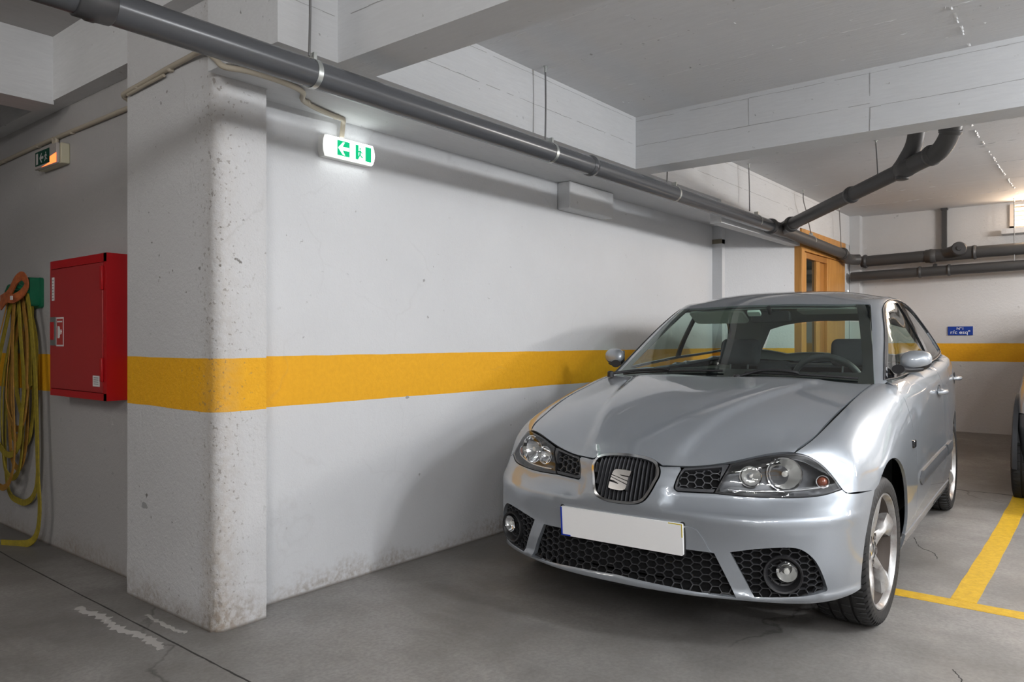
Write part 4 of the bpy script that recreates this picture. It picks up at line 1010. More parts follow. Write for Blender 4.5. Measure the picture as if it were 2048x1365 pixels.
# bumper with its openings
bump_half = list(reversed(grille_o)) + [(.656,.158,.665)] + [p for p in reversed(hood_lead) if .16 < p[1] < .222] + list(reversed(vent_in)) + list(reversed(vent_bot))[1:] + list(reversed(lamp_bot))[1:] + seam_bf[1:] + arch_f[1:] + lip_bot
fog_h = T3(crom([(.680,.432,.382),(.655,.509,.400),(.622,.583,.410),(.593,.637,.410),(.571,.668,.394),(.547,.694,.361),(.525,.713,.310),(.500,.726,.254)], 3)) + T3(crom([(.500,.722,.248),(.555,.655,.236),(.637,.503,.228)], 3))
intake_half = [(.757,0,.243),(.757,.059,.241),(.742,.22,.236),(.705,.34,.229),(.663,.441,.222),(.680,.41,.295),(.697,.374,.372),(.71,.30,.376),(.725,.15,.372),(.73,0,.370)]
bumper = panel_obj('front_bumper', panel_data(LOW, FRONT_M, both(bump_half), holes=[fog_h, mir(fog_h), both(intake_half)], step=.022, depth=.02), P_, CAR)
# plate recess panel and number plate
rec_half = [(.73,0,.468),(.728,.20,.467),(.724,.285,.466),(.717,.318,.455),(.709,.340,.424),(.702,.360,.385),(.698,.372,.374),(.71,.30,.374),(.725,.15,.371),(.73,0,.369)]
panel_obj('plate_recess', panel_data(LOW, FRONT_M, both(rec_half), step=.03, depth=.006, off=.003), P_, CAR)
pm = MB(); Mx = Matrix.Translation((.716, 0, .412)) @ Matrix.Rotation(R(4), 4, 'Y')
pm.rbox((-.004,-.266,-.060), (.010,.266,.060), .006, axis=0, M=Mx); plate = pm.obj('number_plate', M['plate'], CAR)
pm = MB(); pm.box((.0101,-.266,-.058), (.0108,-.259,.058), 0, Mx); pm.box((.0101,-.266,-.060), (.0108,-.222,-.0545), 0, Mx); pm.obj('blue_edge', M['pblue'], plate, None)
pm = MB(); pm.box((.0101,.262,.010), (.0108,.2662,.060), 0, Mx); pm.box((.0101,.21,.0565), (.0108,.2662,.0602), 0, Mx); pm.obj('yellow_edge', M['pyel'], plate, None)
pm = MB(); pm.rbox((-.006,-.272,-.066), (-.002,.272,.066), .008, axis=0, M=Mx); pm.obj('plate_holder', M['black'], plate)

# --- honeycomb meshes
def honeycomb(name, base, mp, outline, w, h, off, dep, thick, mat, parent, mirror=False, flat2d=False):
    O = outline if flat2d else [mp.to(Vector(p)) for p in outline]
    xs = [p[0] for p in O]; ys = [p[1] for p in O]; px = w * .75; segs = {}
    def key(p): return (round(p[0], 5), round(p[1], 5))
    i = 0; x = min(xs) - w
    while x < max(xs) + w:
        y = min(ys) - h + (h/2 if i % 2 else 0)
        while y < max(ys) + h:
            c = [(x + w/2, y), (x + w/4, y + h/2), (x - w/4, y + h/2), (x - w/2, y), (x - w/4, y - h/2), (x + w/4, y - h/2)]
            for k in range(6):
                a, b = key(c[k]), key(c[(k+1) % 6])
                segs[tuple(sorted((a, b)))] = 1
            y += h
        x += px; i += 1
    mbx = MB()
    for a, b in segs:
        ia, ib = inside(a, O), inside(b, O)
        if not (ia or ib): continue
        if ia != ib:
            pin, pout = (Vector(a), Vector(b)) if ia else (Vector(b), Vector(a)); lo, hi = 0., 1.
            for _ in range(6):
                md = (lo + hi)/2
                if inside(tuple(pin + (pout - pin)*md), O): lo = md
                else: hi = md
            a = tuple(pin); b = tuple(pin + (pout - pin)*lo)
        (pa, na), (pb, nb) = lift(base, mp, *a), lift(base, mp, *b)
        if mirror: pa.y *= -1; pb.y *= -1; na.y *= -1; nb.y *= -1
        d = (pb - pa)
        if d.length < .002: continue
        sa = d.cross(na).normalized() * thick/2; sb = d.cross(nb).normalized() * thick/2
        q = [pa + na*off + sa, pa + na*off - sa, pb + nb*off - sb, pb + nb*off + sb]; q2 = [pa + na*(off-dep) + sa, pa + na*(off-dep) - sa, pb + nb*(off-dep) - sb, pb + nb*(off-dep) + sb]
        mbx.add(q + q2, [(0,1,2,3),(0,3,7,4),(1,5,6,2),(0,4,5,1),(3,2,6,7)])
    return mbx.obj(name, mat, parent, None)
honeycomb('lower_grille', LOW, FRONT_M, both(intake_half), .0385, .0265, -.016, .012, .0036, M['mesh'], CAR)
panel_obj('lower_grille_backing', panel_data(LOW, FRONT_M, both(intake_half), step=.05, depth=-.02, off=-.050, gap=-.01), M['void'], CAR)
for s in (1, -1):
    fg = honeycomb('fog_lamp_grille', LOW, FRONT_M, fog_h, .036, .025, -.014, .012, .0034, M['mesh'], CAR, mirror=s < 0)
    panel_obj('fog_lamp_grille_backing', panel_data(LOW, FRONT_M, fog_h, step=.05, depth=-.02, off=-.045, gap=.0), M['void'], CAR, s < 0)
    fl = empty('fog_lamp', (0, 0, 0), 0, CAR)
    c = Vector((.612, .598 * s, .314)); ax = Vector((.93, .30 * s, 0)).normalized(); rotm = ax.to_track_quat('Z', 'Y').to_matrix().to_4x4(); Mf = Matrix.Translation(c) @ rotm
    mb = MB(); mb.lathe([(.066,-.03),(.068,.0),(.066,.004),(.060,.002),(.046,-.022),(.040,-.024)], 36, 'z', 0, Mf); mb.obj('bezel', M['black'], fl)
    c2 = Matrix.Translation(c + Vector((-.004, .012*s, .012))) @ rotm
    mb = MB(); mb.lathe([(.036,.0),(.030,-.012),(.018,-.022),(.0001,-.026)], 28, 'z', 0, c2); mb.obj('reflector', M['chrome'], fl, 50)
    mb = MB(); mb.lathe([(.0385,-.006),(.038,.004),(.028,.008),(.0001,.010)], 28, 'z', 0, c2); mb.obj('lens', M['lens'], fl, 50)
    mb = MB(); mb.lathe([(.0001,-.002),(.010,-.003),(.011,-.016)], 16, 'z', 0, c2); mb.obj('bulb', M['bulb'], fl, 50)

# --- radiator grille
GR = empty('radiator_grille', (0, 0, 0), 0, CAR)
g_top = [(.660,.136,.675),(.655,.118,.685),(.649,.085,.6925),(.645,.045,.6965),(.644,0,.698)]
g_half = list(reversed(T3(crom(g_top, 3)))) + [p for p in grille_o[1:]]
g_half = [(p[0], p[1]*.985, p[2]) for p in g_half]
def shrink2(P, g): return densify(offset(P, g), .02)
g2 = [FRONT_M.to(Vector(p)) for p in both(g_half)]
ring_in = offset(g2, .0105)
panel_obj('grille_ring', panel_data(LOW, FRONT_M, g2, holes=[ring_in], step=.02, gap=.0008, depth=.012, off=.006, flat2d=True), M['dchrome'], GR)
panel_obj('grille_backing', panel_data(LOW, FRONT_M, offset(g2, -.004), step=.03, depth=-.03, off=-.032, flat2d=True), M['void'], GR)
us = [p[0] for p in ring_in]; slat_n = 16
for i in range(slat_n):
    u = -.137 * (.9 / 1.04) + i * (2 * .137 * (.9 / 1.04) / (slat_n - 1))
    u *= .97
    vsx = []
    k = 0
    for v in np.linspace(.50, .72, 111):
        if inside((u, v), ring_in): vsx.append(v)
    if len(vsx) < 3: continue
    mb = MB(); Pq = []
    for v in np.linspace(min(vsx) - .002, max(vsx) + .001, 9):
        p, n = lift(LOW, FRONT_M, u, float(v)); Pq.append((p, n))
    vs = []
    for p, n in Pq:
        for a, b in ((-.0024, -.022), (-.0022, -.004), (-.0009, -.0015), (.0009, -.0015), (.0022, -.004), (.0024, -.022)): vs.append(p + Vector((0, a, 0)) + n * b)
    fs = [(r0*6 + c0, r0*6 + c0 + 1, (r0+1)*6 + c0 + 1, (r0+1)*6 + c0) for r0 in range(8) for c0 in range(5)]
    mb.add(vs, fs); mb.obj('slat', M['satin'], GR, 30)
# emblem: a rounded square cut by slanting strokes
EC, EN = lift(LOW, FRONT_M, 0, .598); EC = EC + EN * .008; er = Matrix.Rotation(math.atan2(EN.x, EN.z) - R(90), 4, 'Y')
def em(P): return [((u - 825) / 9.75 / 500 * .98 , (660 - v) / 9.75 / 452 * .98) for u, v in P]
def unskew(P):  # photo strokes to the square's own frame
    out = []
    for u, v in P:
        s = (u - 640) / 390.; t = (v - (485 + 30 * s)) / 335.
        out.append(((s - .5) * .078, (.5 - t) * .076))
    return out
E_A = [(628,560),(640,520),(660,485),(700,466),(760,468),(900,478),(1045,500),(1032,560),(1020,592),(960,584),(880,574),(822,568),(805,574),(880,592),(960,606),(1010,618),(1000,672),(900,645),(800,612),(700,583)]
E_B = [(625,575),(700,594),(800,626),(900,658),(1000,690),(996,735),(900,700),(800,664),(700,628),(622,602)]
E_C = [(620,612),(700,642),(800,678),(900,714),(993,752),(985,800),(970,830),(930,845),(850,850),(760,840),(640,818),(605,805),(600,780),(608,690),(700,712),(760,726),(800,736),(812,728),(760,700),(700,675),(612,655)]
eb = empty('emblem', tuple(EC), 0, GR)
for P in (E_A, E_B, E_C):
    mb = MB(); q = unskew(P); n = len(q)
    mb.add([er @ Vector((0, a, b)) for a, b in q] + [er @ Vector((.008, a*.975, b*.975)) for a, b in q], [list(range(n))[::-1], list(range(n, 2*n))] + [(i, (i+1) % n, n+(i+1) % n, n+i) for i in range(n)])
    o = mb.obj('emblem_bar', M['chrome'], eb, 30)
mb = MB(); mb.box((-.012,-.036,-.035), (-.001,.036,.035), 0, er); mb.obj('emblem_base', M['black'], eb)

# --- headlamps and vents
lamp_div = [(.641,.353,.579),(.608,.371,.632),(.572,.391,.688)]
lamp_o = lamp_top[:-1] + lamp_out[:-1] + lamp_bot[:-1] + lamp_div[:-1]
vent_top = [p for p in hood_lead if .225 < p[1] < .392]
vent_o = [(.572,.391,.688)] + vent_top[1:] + list(reversed(vent_in))[:-1] + list(reversed(vent_bot))[:-1] + lamp_div[:2]
lens_d = panel_data(LOW, FRONT_M, lamp_o, step=.02, gap=.003, depth=.010, off=.001)
hous_d = panel_data(LOW, FRONT_M, lamp_o, step=.03, gap=.003, depth=-.050, off=-.055)
rim_d = panel_data(LOW, FRONT_M, [FRONT_M.to(Vector(p)) for p in lamp_o], holes=[offset([FRONT_M.to(Vector(p)) for p in lamp_o], .0075)], step=.02, gap=.0012, depth=.01, off=-.0012, flat2d=True)
M['lamphouse'] = simple('smoked_lamp_housing', (.10,.103,.108), .32, .7); M['lampgrey'] = simple('lamp_bezel_grey', (.6,.61,.62), .2, .9)
def bowl(parent, c, ax, r, dep, facets, name):
    rotm = Vector(ax).normalized().to_track_quat('Z', 'Y').to_matrix().to_4x4(); Mf = Matrix.Translation(c) @ rotm; mb = MB()
    prof = [(r*1.08, -.004), (r*1.06, .004), (r*1.0, .003), (r*.95, -.01)] + [(r*k, -.01 - dep*(1 - k*k)) for k in (.93, .8, .65, .5, .35, .2, .12)]
    vs = []; n = facets * 2
    for (q, h) in prof:
        for k in range(n):
            t = 2*math.pi*k/n; rr = q * (1 + (.014 if k % 2 else -.010) * (1 if h < -.012 else 0)); vs.append(Mf @ Vector((rr*math.cos(t), rr*math.sin(t), h)))
    fs = [(i*n+k, i*n+(k+1) % n, (i+1)*n+(k+1) % n, (i+1)*n+k) for i in range(len(prof)-1) for k in range(n)]
    mb.add(vs, fs); o = mb.obj(name, M['chrome'], parent, 25)
    mb = MB(); mb.lathe([(.0001, -.006), (r*.17, -.008), (r*.20, -.02), (r*.20, -.012-dep)], 18, 'z', 0, Mf); mb.obj('bulb_cap', M['bulb'], parent, 50)
    return o
for s in (1, -1):
    hl = empty('headlight', (0, 0, 0), 0, CAR)
    panel_obj('lamp_housing', hous_d, M['lamphouse'], hl, s < 0); panel_obj('lamp_seal', rim_d, M['black'], hl, s < 0); panel_obj('lamp_lens', lens_d, M['lens'], hl, s < 0)
    p, n = lift(LOW, FRONT_M, *FRONT_M.to(Vector((.50, .575, .655)))); p = p - n*.018; p.y *= s
    bowl(hl, p, (.95, .18*s, .05), .060, .038, 17, 'main_reflector')
    p, n = lift(LOW, FRONT_M, *FRONT_M.to(Vector((.57, .470, .645)))); p = p - n*.022; p.y *= s
    bowl(hl, p, (.96, .14*s, .04), .038, .026, 13, 'dip_reflector')
    p, n = lift(LOW, FRONT_M, *FRONT_M.to(Vector((.42, .695, .632)))); p = p - n*.020; p.y *= s; n.y *= s
    rotm = Vector((.85, .45*s, .1)).normalized().to_track_quat('Z', 'Y').to_matrix().to_4x4(); Mf = Matrix.Translation(p) @ rotm
    mb = MB(); mb.lathe([(.024,-.004),(.024,.003),(.021,.002),(.017,-.012),(.0001,-.018)], 24, 'z', 0, Mf); mb.obj('indicator_cup', M['chrome'], hl, 50)
    mb = MB(); mb.lathe([(.0175,-.008),(.016,.003),(.010,.009),(.0001,.011)], 20, 'z', 0, Mf); mb.obj('indicator_bulb', M['amber'], hl, 50)
    # bright rib along the floor of the lamp and a small vertical fin by the vent
    mb = MB(); rib = []
    for a, b, c in ((.62,.40,.600),(.60,.46,.598),(.55,.55,.600),(.49,.63,.605),(.44,.69,.612)):
        p, n = lift(LOW, FRONT_M, *FRONT_M.to(Vector((a, b, c)))); q = p - n*.016; q.y *= s; rib.append(q)
    mb.tube(crom(rib, 4), .0045, 8); mb.obj('lamp_rib', M['lampgrey'], hl, 50)
    vn = empty('bonnet_vent', (0, 0, 0), 0, CAR)
    vo2 = [FRONT_M.to(Vector(p)) for p in vent_o]
    inner = [FRONT_M.to(Vector(p)) for p in [(.60,.350,.598),(.60,.366,.672),(.60,.30,.664),(.64,.240,.655),(.66,.226,.630),(.67,.222,.598),(.67,.24,.592)]]
    panel_obj('vent_surround', panel_data(LOW, FRONT_M, vo2, holes=[inner], step=.02, gap=.003, depth=.03, off=-.003, flat2d=True), M['satin'], vn, s < 0)
    panel_obj('vent_backing', panel_data(LOW, FRONT_M, inner, step=.04, gap=-.006, depth=-.03, off=-.034, flat2d=True), M['void'], vn, s < 0)
    honeycomb('vent_honeycomb', LOW, FRONT_M, inner, .034, .0245, -.012, .010, .0034, M['satin'], vn, mirror=s < 0, flat2d=True)

# --- sides
dlo_front = [(-.600,.755,.962),(-.80,.715,1.085),(-.98,.675,1.192),(-1.12,.640,1.276)]
dlo_top = T3(crom([(-1.12,.640,1.276),(-1.235,.615,1.335),(-1.38,.603,1.376),(-1.62,.606,1.397),(-1.92,.620,1.390),(-2.16,.645,1.350),(-2.34,.68,1.280),(-2.45,.72,1.20),(-2.525,.76,1.115),(-2.54,.775,1.085)], 4))
dlo_bot = T3(crom([(-2.54,.775,1.085),(-2.45,.78,1.070),(-2.05,.79,1.044),(-1.65,.79,1.026),(-1.2,.79,1.0),(-.80,.78,.972),(-.600,.755,.962)], 4))
dlo = dlo_front + dlo_top[1:-1] + dlo_bot[:-1]
side_up = [p for p in reversed(dlo_bot)]          # front to rear along the waist
mid_seam = [(-1.675,.80,.98),(-1.72,.84,.85),(-1.79,.85,.70),(-1.815,.856,.55),(-1.80,.856,.44),(-1.72,.845,.285)]
ftr = [(-.655,.84,.285),(-.668,.85,.36),(-.672,.855,.47),(-.660,.852,.60),(-.628,.846,.70),(-.580,.838,.80),(-.556,.82,.88),(-.563,.77,.944),(-.60,.757,.958)]
def waist(x0, x1): return [p for p in side_up if x1 < p[0] < x0]
fdoor = ftr + [(-.80,.77,.965),(-1.2,.785,.992),(-1.655,.795,1.018)] + mid_seam
RX = (-2.46, .325)
r_arch = arc(RX[0], RX[1], .365, -8, 188, 22, .855)
rdoor = list(reversed(mid_seam)) + [(-1.665,.79,1.019),(-2.05,.79,1.037),(-2.45,.78,1.063),(-2.57,.775,1.075),(-2.60,.80,.97),(-2.575,.83,.86),(-2.50,.845,.765)] + arc(RX[0], RX[1], .400, 92, 12, 8, .855) + [(-2.065,.85,.34),(-2.075,.84,.285)]
# lower body sides use the lower base; their top edge tucks under the window line
pair('front_door', panel_data(LOW, SIDE, fdoor, step=.028), P_, CAR)
pair('rear_door', panel_data(LOW, SIDE, rdoor, step=.028), P_, CAR)
quarter = [(-2.075,.84,.285),(-2.065,.85,.34)] + list(reversed(arc(RX[0], RX[1], .400, 92, 12, 8, .855))) + [(-2.50,.845,.765),(-2.575,.83,.86),(-2.60,.80,.97),(-2.57,.775,1.075),(-2.70,.76,1.060),(-2.90,.70,1.035),(-3.0,.72,.80),(-3.0,.74,.60),(-2.98,.76,.42),(-2.90,.78,.25)] + list(reversed(arc(RX[0], RX[1], .365, 8, 192, 20, .855)))
pair('rear_quarter', panel_data(LOW, SIDE, quarter, step=.028), P_, CAR)
sill_o = [(-.401,.84,.283),(-.655,.84,.283),(-1.2,.84,.283),(-2.075,.84,.283),(-2.085,.82,.212),(-1.2,.80,.212),(-.41,.80,.215)]
pair('sill', panel_data(LOW, SIDE, sill_o, step=.028, off=.004), P_, CAR)
# rear end
tail = [(-3.1,-.70,1.02),(-3.1,.70,1.02),(-3.1,.735,.80),(-3.1,.735,.55),(-3.1,-.735,.55),(-3.1,-.735,.80)]
panel_obj('tailgate', panel_data(LOW, REARM, tail, step=.04), P_, CAR)
panel_obj('rear_bumper', panel_data(LOW, REARM, [(-3.1,-.74,.547),(-3.1,.74,.547),(-3.1,.72,.24),(-3.1,-.72,.24)], step=.04, off=.01), P_, CAR)
for s in (1, -1): panel_obj('tail_lamp', panel_data(LOW, REARM, [(-3.1,.54*1,.95),(-3.1,.70,.95),(-3.1,.72,.78),(-3.1,.60,.74)], step=.03, off=.006), M['redtail'], CAR, s < 0)
# roof, pillars
ws_side = T3(crom([(-1.197,.550,1.350),(-1.05,.583,1.268),(-.88,.620,1.165),(-.70,.660,1.058),(-.521,.700,.950)], 4))
ws_head = T3(crom([(-1.108,0,1.372),(-1.118,.25,1.369),(-1.150,.44,1.359),(-1.180,.52,1.353),(-1.197,.550,1.350)], 4))
shell_half = ws_head + ws_side[1:] + [(-.566,.744,.951)] + dlo_front[0:] + dlo_top[1:] + [(-2.60,.775,1.06),(-2.70,.76,1.03),(-2.93,.69,1.0),(-3.01,.40,.99),(-3.04,0,.985)]
rear_glass = both([(-2.93,0,1.33),(-2.90,.40,1.30),(-2.88,.50,1.26),(-2.93,.58,1.08),(-2.99,.40,1.05),(-3.02,0,1.05)])
shell = panel_obj('roof_and_pillars', panel_data(UPP, SHELLM, both(shell_half), holes=[rear_glass], step=.022, gap=.0016, depth=.014), P_, CAR)
lin = panel_data(UPP, SHELLM, both(shell_half), holes=[rear_glass], step=.05, gap=.004, depth=0, off=-.030)
o = panel_obj('headliner', lin, M['trim'], CAR)
# glazing
ws_base = T3(crom([(-.521,.700,.950),(-.49,.60,.945),(-.45,.40,.940),(-.425,.20,.937),(-.42,0,.936)], 4))
wo = both(ws_head + ws_side[1:] + ws_base[1:])
panel_obj('windscreen', panel_data(UPP, WIND, wo, step=.04, gap=.003, depth=0, off=.000), M['glass'], CAR)
in_half = T3(crom([(-1.155,0,1.352),(-1.165,.40,1.344),(-1.185,.475,1.335)], 3)) + T3(crom([(-1.185,.487,1.328),(-1.06,.522,1.255),(-.88,.567,1.15),(-.70,.608,1.045),(-.62,.625,1.000)], 3)) + T3(crom([(-.605,.615,.990),(-.585,.55,.985),(-.55,.40,.984),(-.53,0,.984)], 3))
panel_obj('windscreen_border', panel_data(UPP, WIND, wo, holes=[both(in_half)], step=.03, gap=.0022, depth=.004, off=-.0016), M['gloss'], CAR)
panel_obj('rear_window', panel_data(UPP, REARM, [(-3, y, z) for (x, y, z) in both([(-2.93,0,1.325),(-2.90,.39,1.30),(-2.88,.50,1.26),(-2.93,.58,1.08),(-2.99,.40,1.05),(-3.02,0,1.05)])], step=.05, gap=.002, depth=0, off=-.004), M['glass'], CAR)
D2 = [SIDE.to(Vector(p)) for p in dlo]
def cutpoly(P, fn): return P
# window openings inside the black frame
def in_dlo(x0, x1, ins):
    Q = offset(D2, ins); out = []
    # clip against x0 >= x >= x1 (Sutherland-Hodgman)
    def clip(P, f, g):
        o = []
        for i in range(len(P)):
            a, b = P[i-1], P[i]; fa, fb = f(a), f(b)
            if fa != fb: o.append(g(a, b))
            if fb: o.append(b)
        return o
    def gx(xv): return lambda a, b: (xv(a, b), a[1] + (b[1]-a[1]) * ((xv(a, b)-a[0])/(b[0]-a[0] if abs(b[0]-a[0]) > 1e-9 else 1e-9)))
    # u axis of SIDE is +x or -x depending on the frame: work in world x through u
    Q = clip(Q, lambda p: p[0] <= x0, gx(lambda a, b: x0)); Q = clip(Q, lambda p: p[0] >= x1, gx(lambda a, b: x1)); return Q
assert abs(SIDE.to(Vector((1, 0, 0)))[0] - 1) < 1e-6
g1 = in_dlo(-.74, -1.625, .020); g3 = in_dlo(-1.705, -3, .020); tri = in_dlo(0, -.72, .02)
panel_obj('window_frame', panel_data(UPP, SIDE, D2, holes=[g1, g3], step=.03, gap=.0015, depth=.008, off=.001, flat2d=True), M['gloss'], CAR)
panel_obj('window_frame', panel_data(UPP, SIDE, D2, holes=[g1, g3], step=.03, gap=.0015, depth=.008, off=.001, flat2d=True), M['gloss'], CAR, True)
for s in (1, -1):
    for gg in (g1, g3): panel_obj('side_window', panel_data(UPP, SIDE, gg, step=.05, gap=-.004, depth=0, off=-.006, flat2d=True), M['sglass'], CAR, s < 0)
# thin bright moulding round the side windows
for s in (1, -1):
    Pq = []
    for u, v in densify(offset(D2, .002), .05):
        p, n = lift(UPP, SIDE, u, v); p = p + n*.003; p.y *= s; Pq.append(p)
    mb = MB(); mb.tube(Pq + [Pq[0]], .0035, 6, caps=False); mb.obj('window_moulding', M['satin'], CAR, 50)
# rub strips, handles, repeaters
for s in (1, -1):
    for (x0, x1, z0, z1) in ((-.735, -1.79, .483, .498), (-1.82, -2.03, .498, .502)):
        nseg = 24; vs = []
        prof = [(-.034, .0), (-.032, .010), (-.014, .015), (.014, .015), (.032, .010), (.034, .0)]
        for i in range(nseg + 1):
            t = i / nseg; x = x0 + (x1-x0)*t; z = z0 + (z1-z0)*t; e = min(1, min(t, 1-t) * (x0-x1) / .03) if x0 > -1 else 1; e = max(.15, math.sqrt(max(e, .02)))
            for a, h in prof:
                p, n = lift(LOW, SIDE, *SIDE.to(Vector((x, .85, z + a*e)))); q = p + n*(h*e - .001); q.y *= s; vs.append(q)
        k = len(prof); mb = MB(); mb.add(vs, [(i*k+j, i*k+j+1, (i+1)*k+j+1, (i+1)*k+j) for i in range(nseg) for j in range(k-1)] + [tuple(range(k)), tuple(nseg*k + j for j in reversed(range(k)))]); mb.obj('rub_strip', M['rub'], CAR, 40)
    for hx, hz in ((-1.56, .862), (-2.43, .905)):
        p, n = lift(LOW, SIDE, *SIDE.to(Vector((hx, .85, hz)))); p.y *= s
        dh = empty('door_handle', tuple(p), 0, CAR)
        mb = MB(); mb.lathe([(.0001, -.004), (.034, -.002), (.040, .0015)], 24, 'y', 0, Matrix.Scale(s, 4, (0, 1, 0)) @ Matrix.Scale(1.3, 4, (1, 0, 0))); mb.obj('handle_cup', M['black'], dh)
        mb = MB(); Pq = [(.095, .002*s, .0), (.075, .024*s, .0), (.03, .034*s, .0), (-.03, .034*s, 0), (-.07, .026*s, 0), (-.09, .004*s, 0)]; mb.tube(crom(Pq, 4), [.010 + .004*math.sin(math.pi*i/20) for i in range(21)], 12); mb.obj('grip', P_, dh, 60)
        mb = MB(); mb.lathe([(.0001, .012), (.009, .011), (.010, .0)], 16, 'y', 0, Matrix.Translation((-.12, 0, 0)) @ Matrix.Scale(s, 4, (0, 1, 0))); mb.obj('lock', M['dchrome'], dh)
    p, n = lift(LOW, SIDE, *SIDE.to(Vector((-.575, .85, .672)))); p.y *= s
    mb = MB(); mb.rbox((p.x-.030, p.y-.004*s if s > 0 else p.y-.010, p.z-.018), (p.x+.030, p.y+.010 if s > 0 else p.y+.004, p.z+.018), .010, axis=1); mb.obj('side_repeater', M['gloss'], CAR).modifiers.new('b', 'BEVEL').width = .003

# --- door mirrors
def mirror_cap(s):
    m_ = empty('door_mirror', (-.80, .832*s, 1.052), 0, CAR)
    def shape(nu, nv, u0, u1, mat, name, sc=1.0):
        vs = []; fs = []
        for i in range(nu + 1):
            for j in range(nv + 1):
                a = R(-90 + 180 * i / nu); t = R(u0 + (u1-u0) * j / nv)     # a: latitude along y, t: around
                ex = .82
                cy = math.copysign(abs(math.sin(a)) ** ex, math.sin(a)); rr = abs(math.cos(a)) ** .7
                x = rr * math.cos(t); z = rr * math.copysign(abs(math.sin(t)) ** .9, math.sin(t))
                x = .055 * x if x > 0 else .025 * x
                zz = .058 * z * (1 - .18 * (cy * .5 + .5)); yy = .068 * cy
                vs.append((sc*x - .03 * (cy * .5 + .5) , sc*yy * s, sc*zz + .006 * cy))
        n = nv + 1
        for i in range(nu):
            for j in range(nv): fs.append((i*n+j, (i+1)*n+j, (i+1)*n+j+1, i*n+j+1))
        mb = MB(); mb.add(vs, fs); return mb.obj(name, mat, m_, 70)
    shape(24, 30, -32, 150, P_, 'mirror_cap', 1.0); shape(24, 36, 0, 360, M['black'], 'mirror_housing', .975)
    mb = MB(); mb.prism([(-.045,-.085),(-.045,.075),(-.040,.085)], -.04, .04, 2) if False else None
    mb = MB(); mb.box((-.036,-.054,-.038), (-.032,.054,.040)); o = mb.obj('mirror_glass', M['chrome'], m_)
    mb = MB(); y0 = -.07*s; Pq = [(.10, y0*.9, -.050), (.06, -.055*s, -.052), (.03, -.02*s, -.055), (.0, .03*s, -.050)]; mb.tube(crom(Pq, 5), [.030, .028, .026, .024, .022, .021, .02, .02, .02, .02, .019, .018, .017, .016, .015, .012], 14, M=Matrix.Scale(.75, 4, (0,0,1))); mb.obj('mirror_arm', M['black'], m_, 60)
    return m_
mirror_cap(1); mirror_cap(-1)

# --- wipers, cowl, aerial
mb = MB()
vs = []; nn = 24
for i in range(nn + 1):
    y = -.69 + 1.38 * i / nn; a = abs(y)
    xh = -.405 - .07 * (a/.69)**2.2; zh = .950 - .012*(a/.69)**2; xw = -.45 - .085 * (a/.69)**2.4; zw = .957 - .004*(a/.69)**2
    vs += [(xh + .01, y, zh - .012), (xh - .012, y, zh - .012), (xw - .01, y, zw - .004)]
mb.add(vs, [(i*3+j, i*3+j+1, (i+1)*3+j+1, (i+1)*3+j) for i in range(nn) for j in (0, 1)]); mb.obj('cowl', M['black'], CAR, 50)
def wiper(y0, y1, x0, z0, bend):
    wp = empty('wiper', (x0, y0, z0), 0, CAR); W = []
    for i in range(13):
        t = i / 12; y = y0 + (y1 - y0) * t; q = WIND.to(Vector((-.475 - .05*(abs(y)/.69)**2 - bend*t, y, .965 + bend*t*.55))); p, n = lift(UPP, WIND, *q); W.append((p, n))
    o_ = Vector((x0, y0, z0))
    mb = MB(); mb.tube([p + n*.010 - o_ for p, n in W], .0055, 8); mb.obj('blade', M['black'], wp, 50)
    mb = MB(); Pq = [Vector((-.425, y0 + (y1-y0)*-.06, .968)), W[2][0] + W[2][1]*.026, W[5][0] + W[5][1]*.026, W[6][0] + W[6][1]*.016]; mb.tube([p - o_ for p in crom(Pq, 5)], .0075, 8); mb.obj('arm', M['black'], wp, 50)
    mb = MB(); mb.lathe([(.018,-.02),(.018,.008),(.010,.014),(.0001,.015)], 16, 'z', 0, Matrix.Translation(Pq[0] - o_)); mb.obj('pivot', M['black'], wp, 50)
wiper(.10, .62, -.46, .97, .015); wiper(-.62, -.02, -.46, .97, .012)
p, n = lift(UPP, TOP, *TOP.to(Vector((-2.62, .12, 1.4))))
ant = empty('aerial', tuple(p), 0, CAR); mb = MB(); mb.tube([(0,0,0),(0,0,.012)], .018, 16); mb.tube([(0,0,.01),(-.06,0,.085),(-.075,0,.102)], [.004,.003,.003], 8); mb.obj('aerial_rod', M['black'], ant)
mb = MB(); mb.lathe([(.0001,-.013),(.010,-.009),(.013,0),(.010,.009),(.0001,.013)], 16, 'z', 0, Matrix.Translation((-.08,0,.112))); mb.obj('aerial_tip', simple('white_aerial_tip', (.8,.8,.78), .4), ant, 80)

# --- dark inner body, floor pan, wheel housings
iv = []; imap = {}
keepf = []
for f in LOW.F[::1]:
    c = sum((LOW.V[i] for i in f), Vector()) / 4
    if (c.x - AX[0])**2 + (c.z - AX[1])**2 < .40**2 and abs(c.y) > .5 and c.x > -.5 and c.z < .72: continue
    if (c.x - RX[0])**2 + (c.z - RX[1])**2 < .40**2 and abs(c.y) > .5 and c.x < -2.0 and c.z < .75: continue
    if c.x < -.50 and c.z > .92 and LOW.N[f[0]].z > .5: continue
    keepf.append(f)
vs = []; fs = []
for f in keepf:
    q = []
    for i in f:
        if i not in imap:
            imap[i] = len(vs); n = LOW.N[i]; dd = .065 if (LOW.V[i].x > .30 and n.x > .2) else .018; q_ = LOW.V[i] - n * dd; q_.z = max(q_.z, .25); vs.append(q_)
        q.append(imap[i])
    fs.append(q)
mesh('inner_body', vs, fs, M['void'], CAR, smooth=60)
mb = MB(); mb.box((-3.0,-.55,.22), (.45,.55,.245)); mb.box((-2.05,-.78,.20), (-.42,.78,.225)); mb.obj('floor_pan', M['void'], CAR)
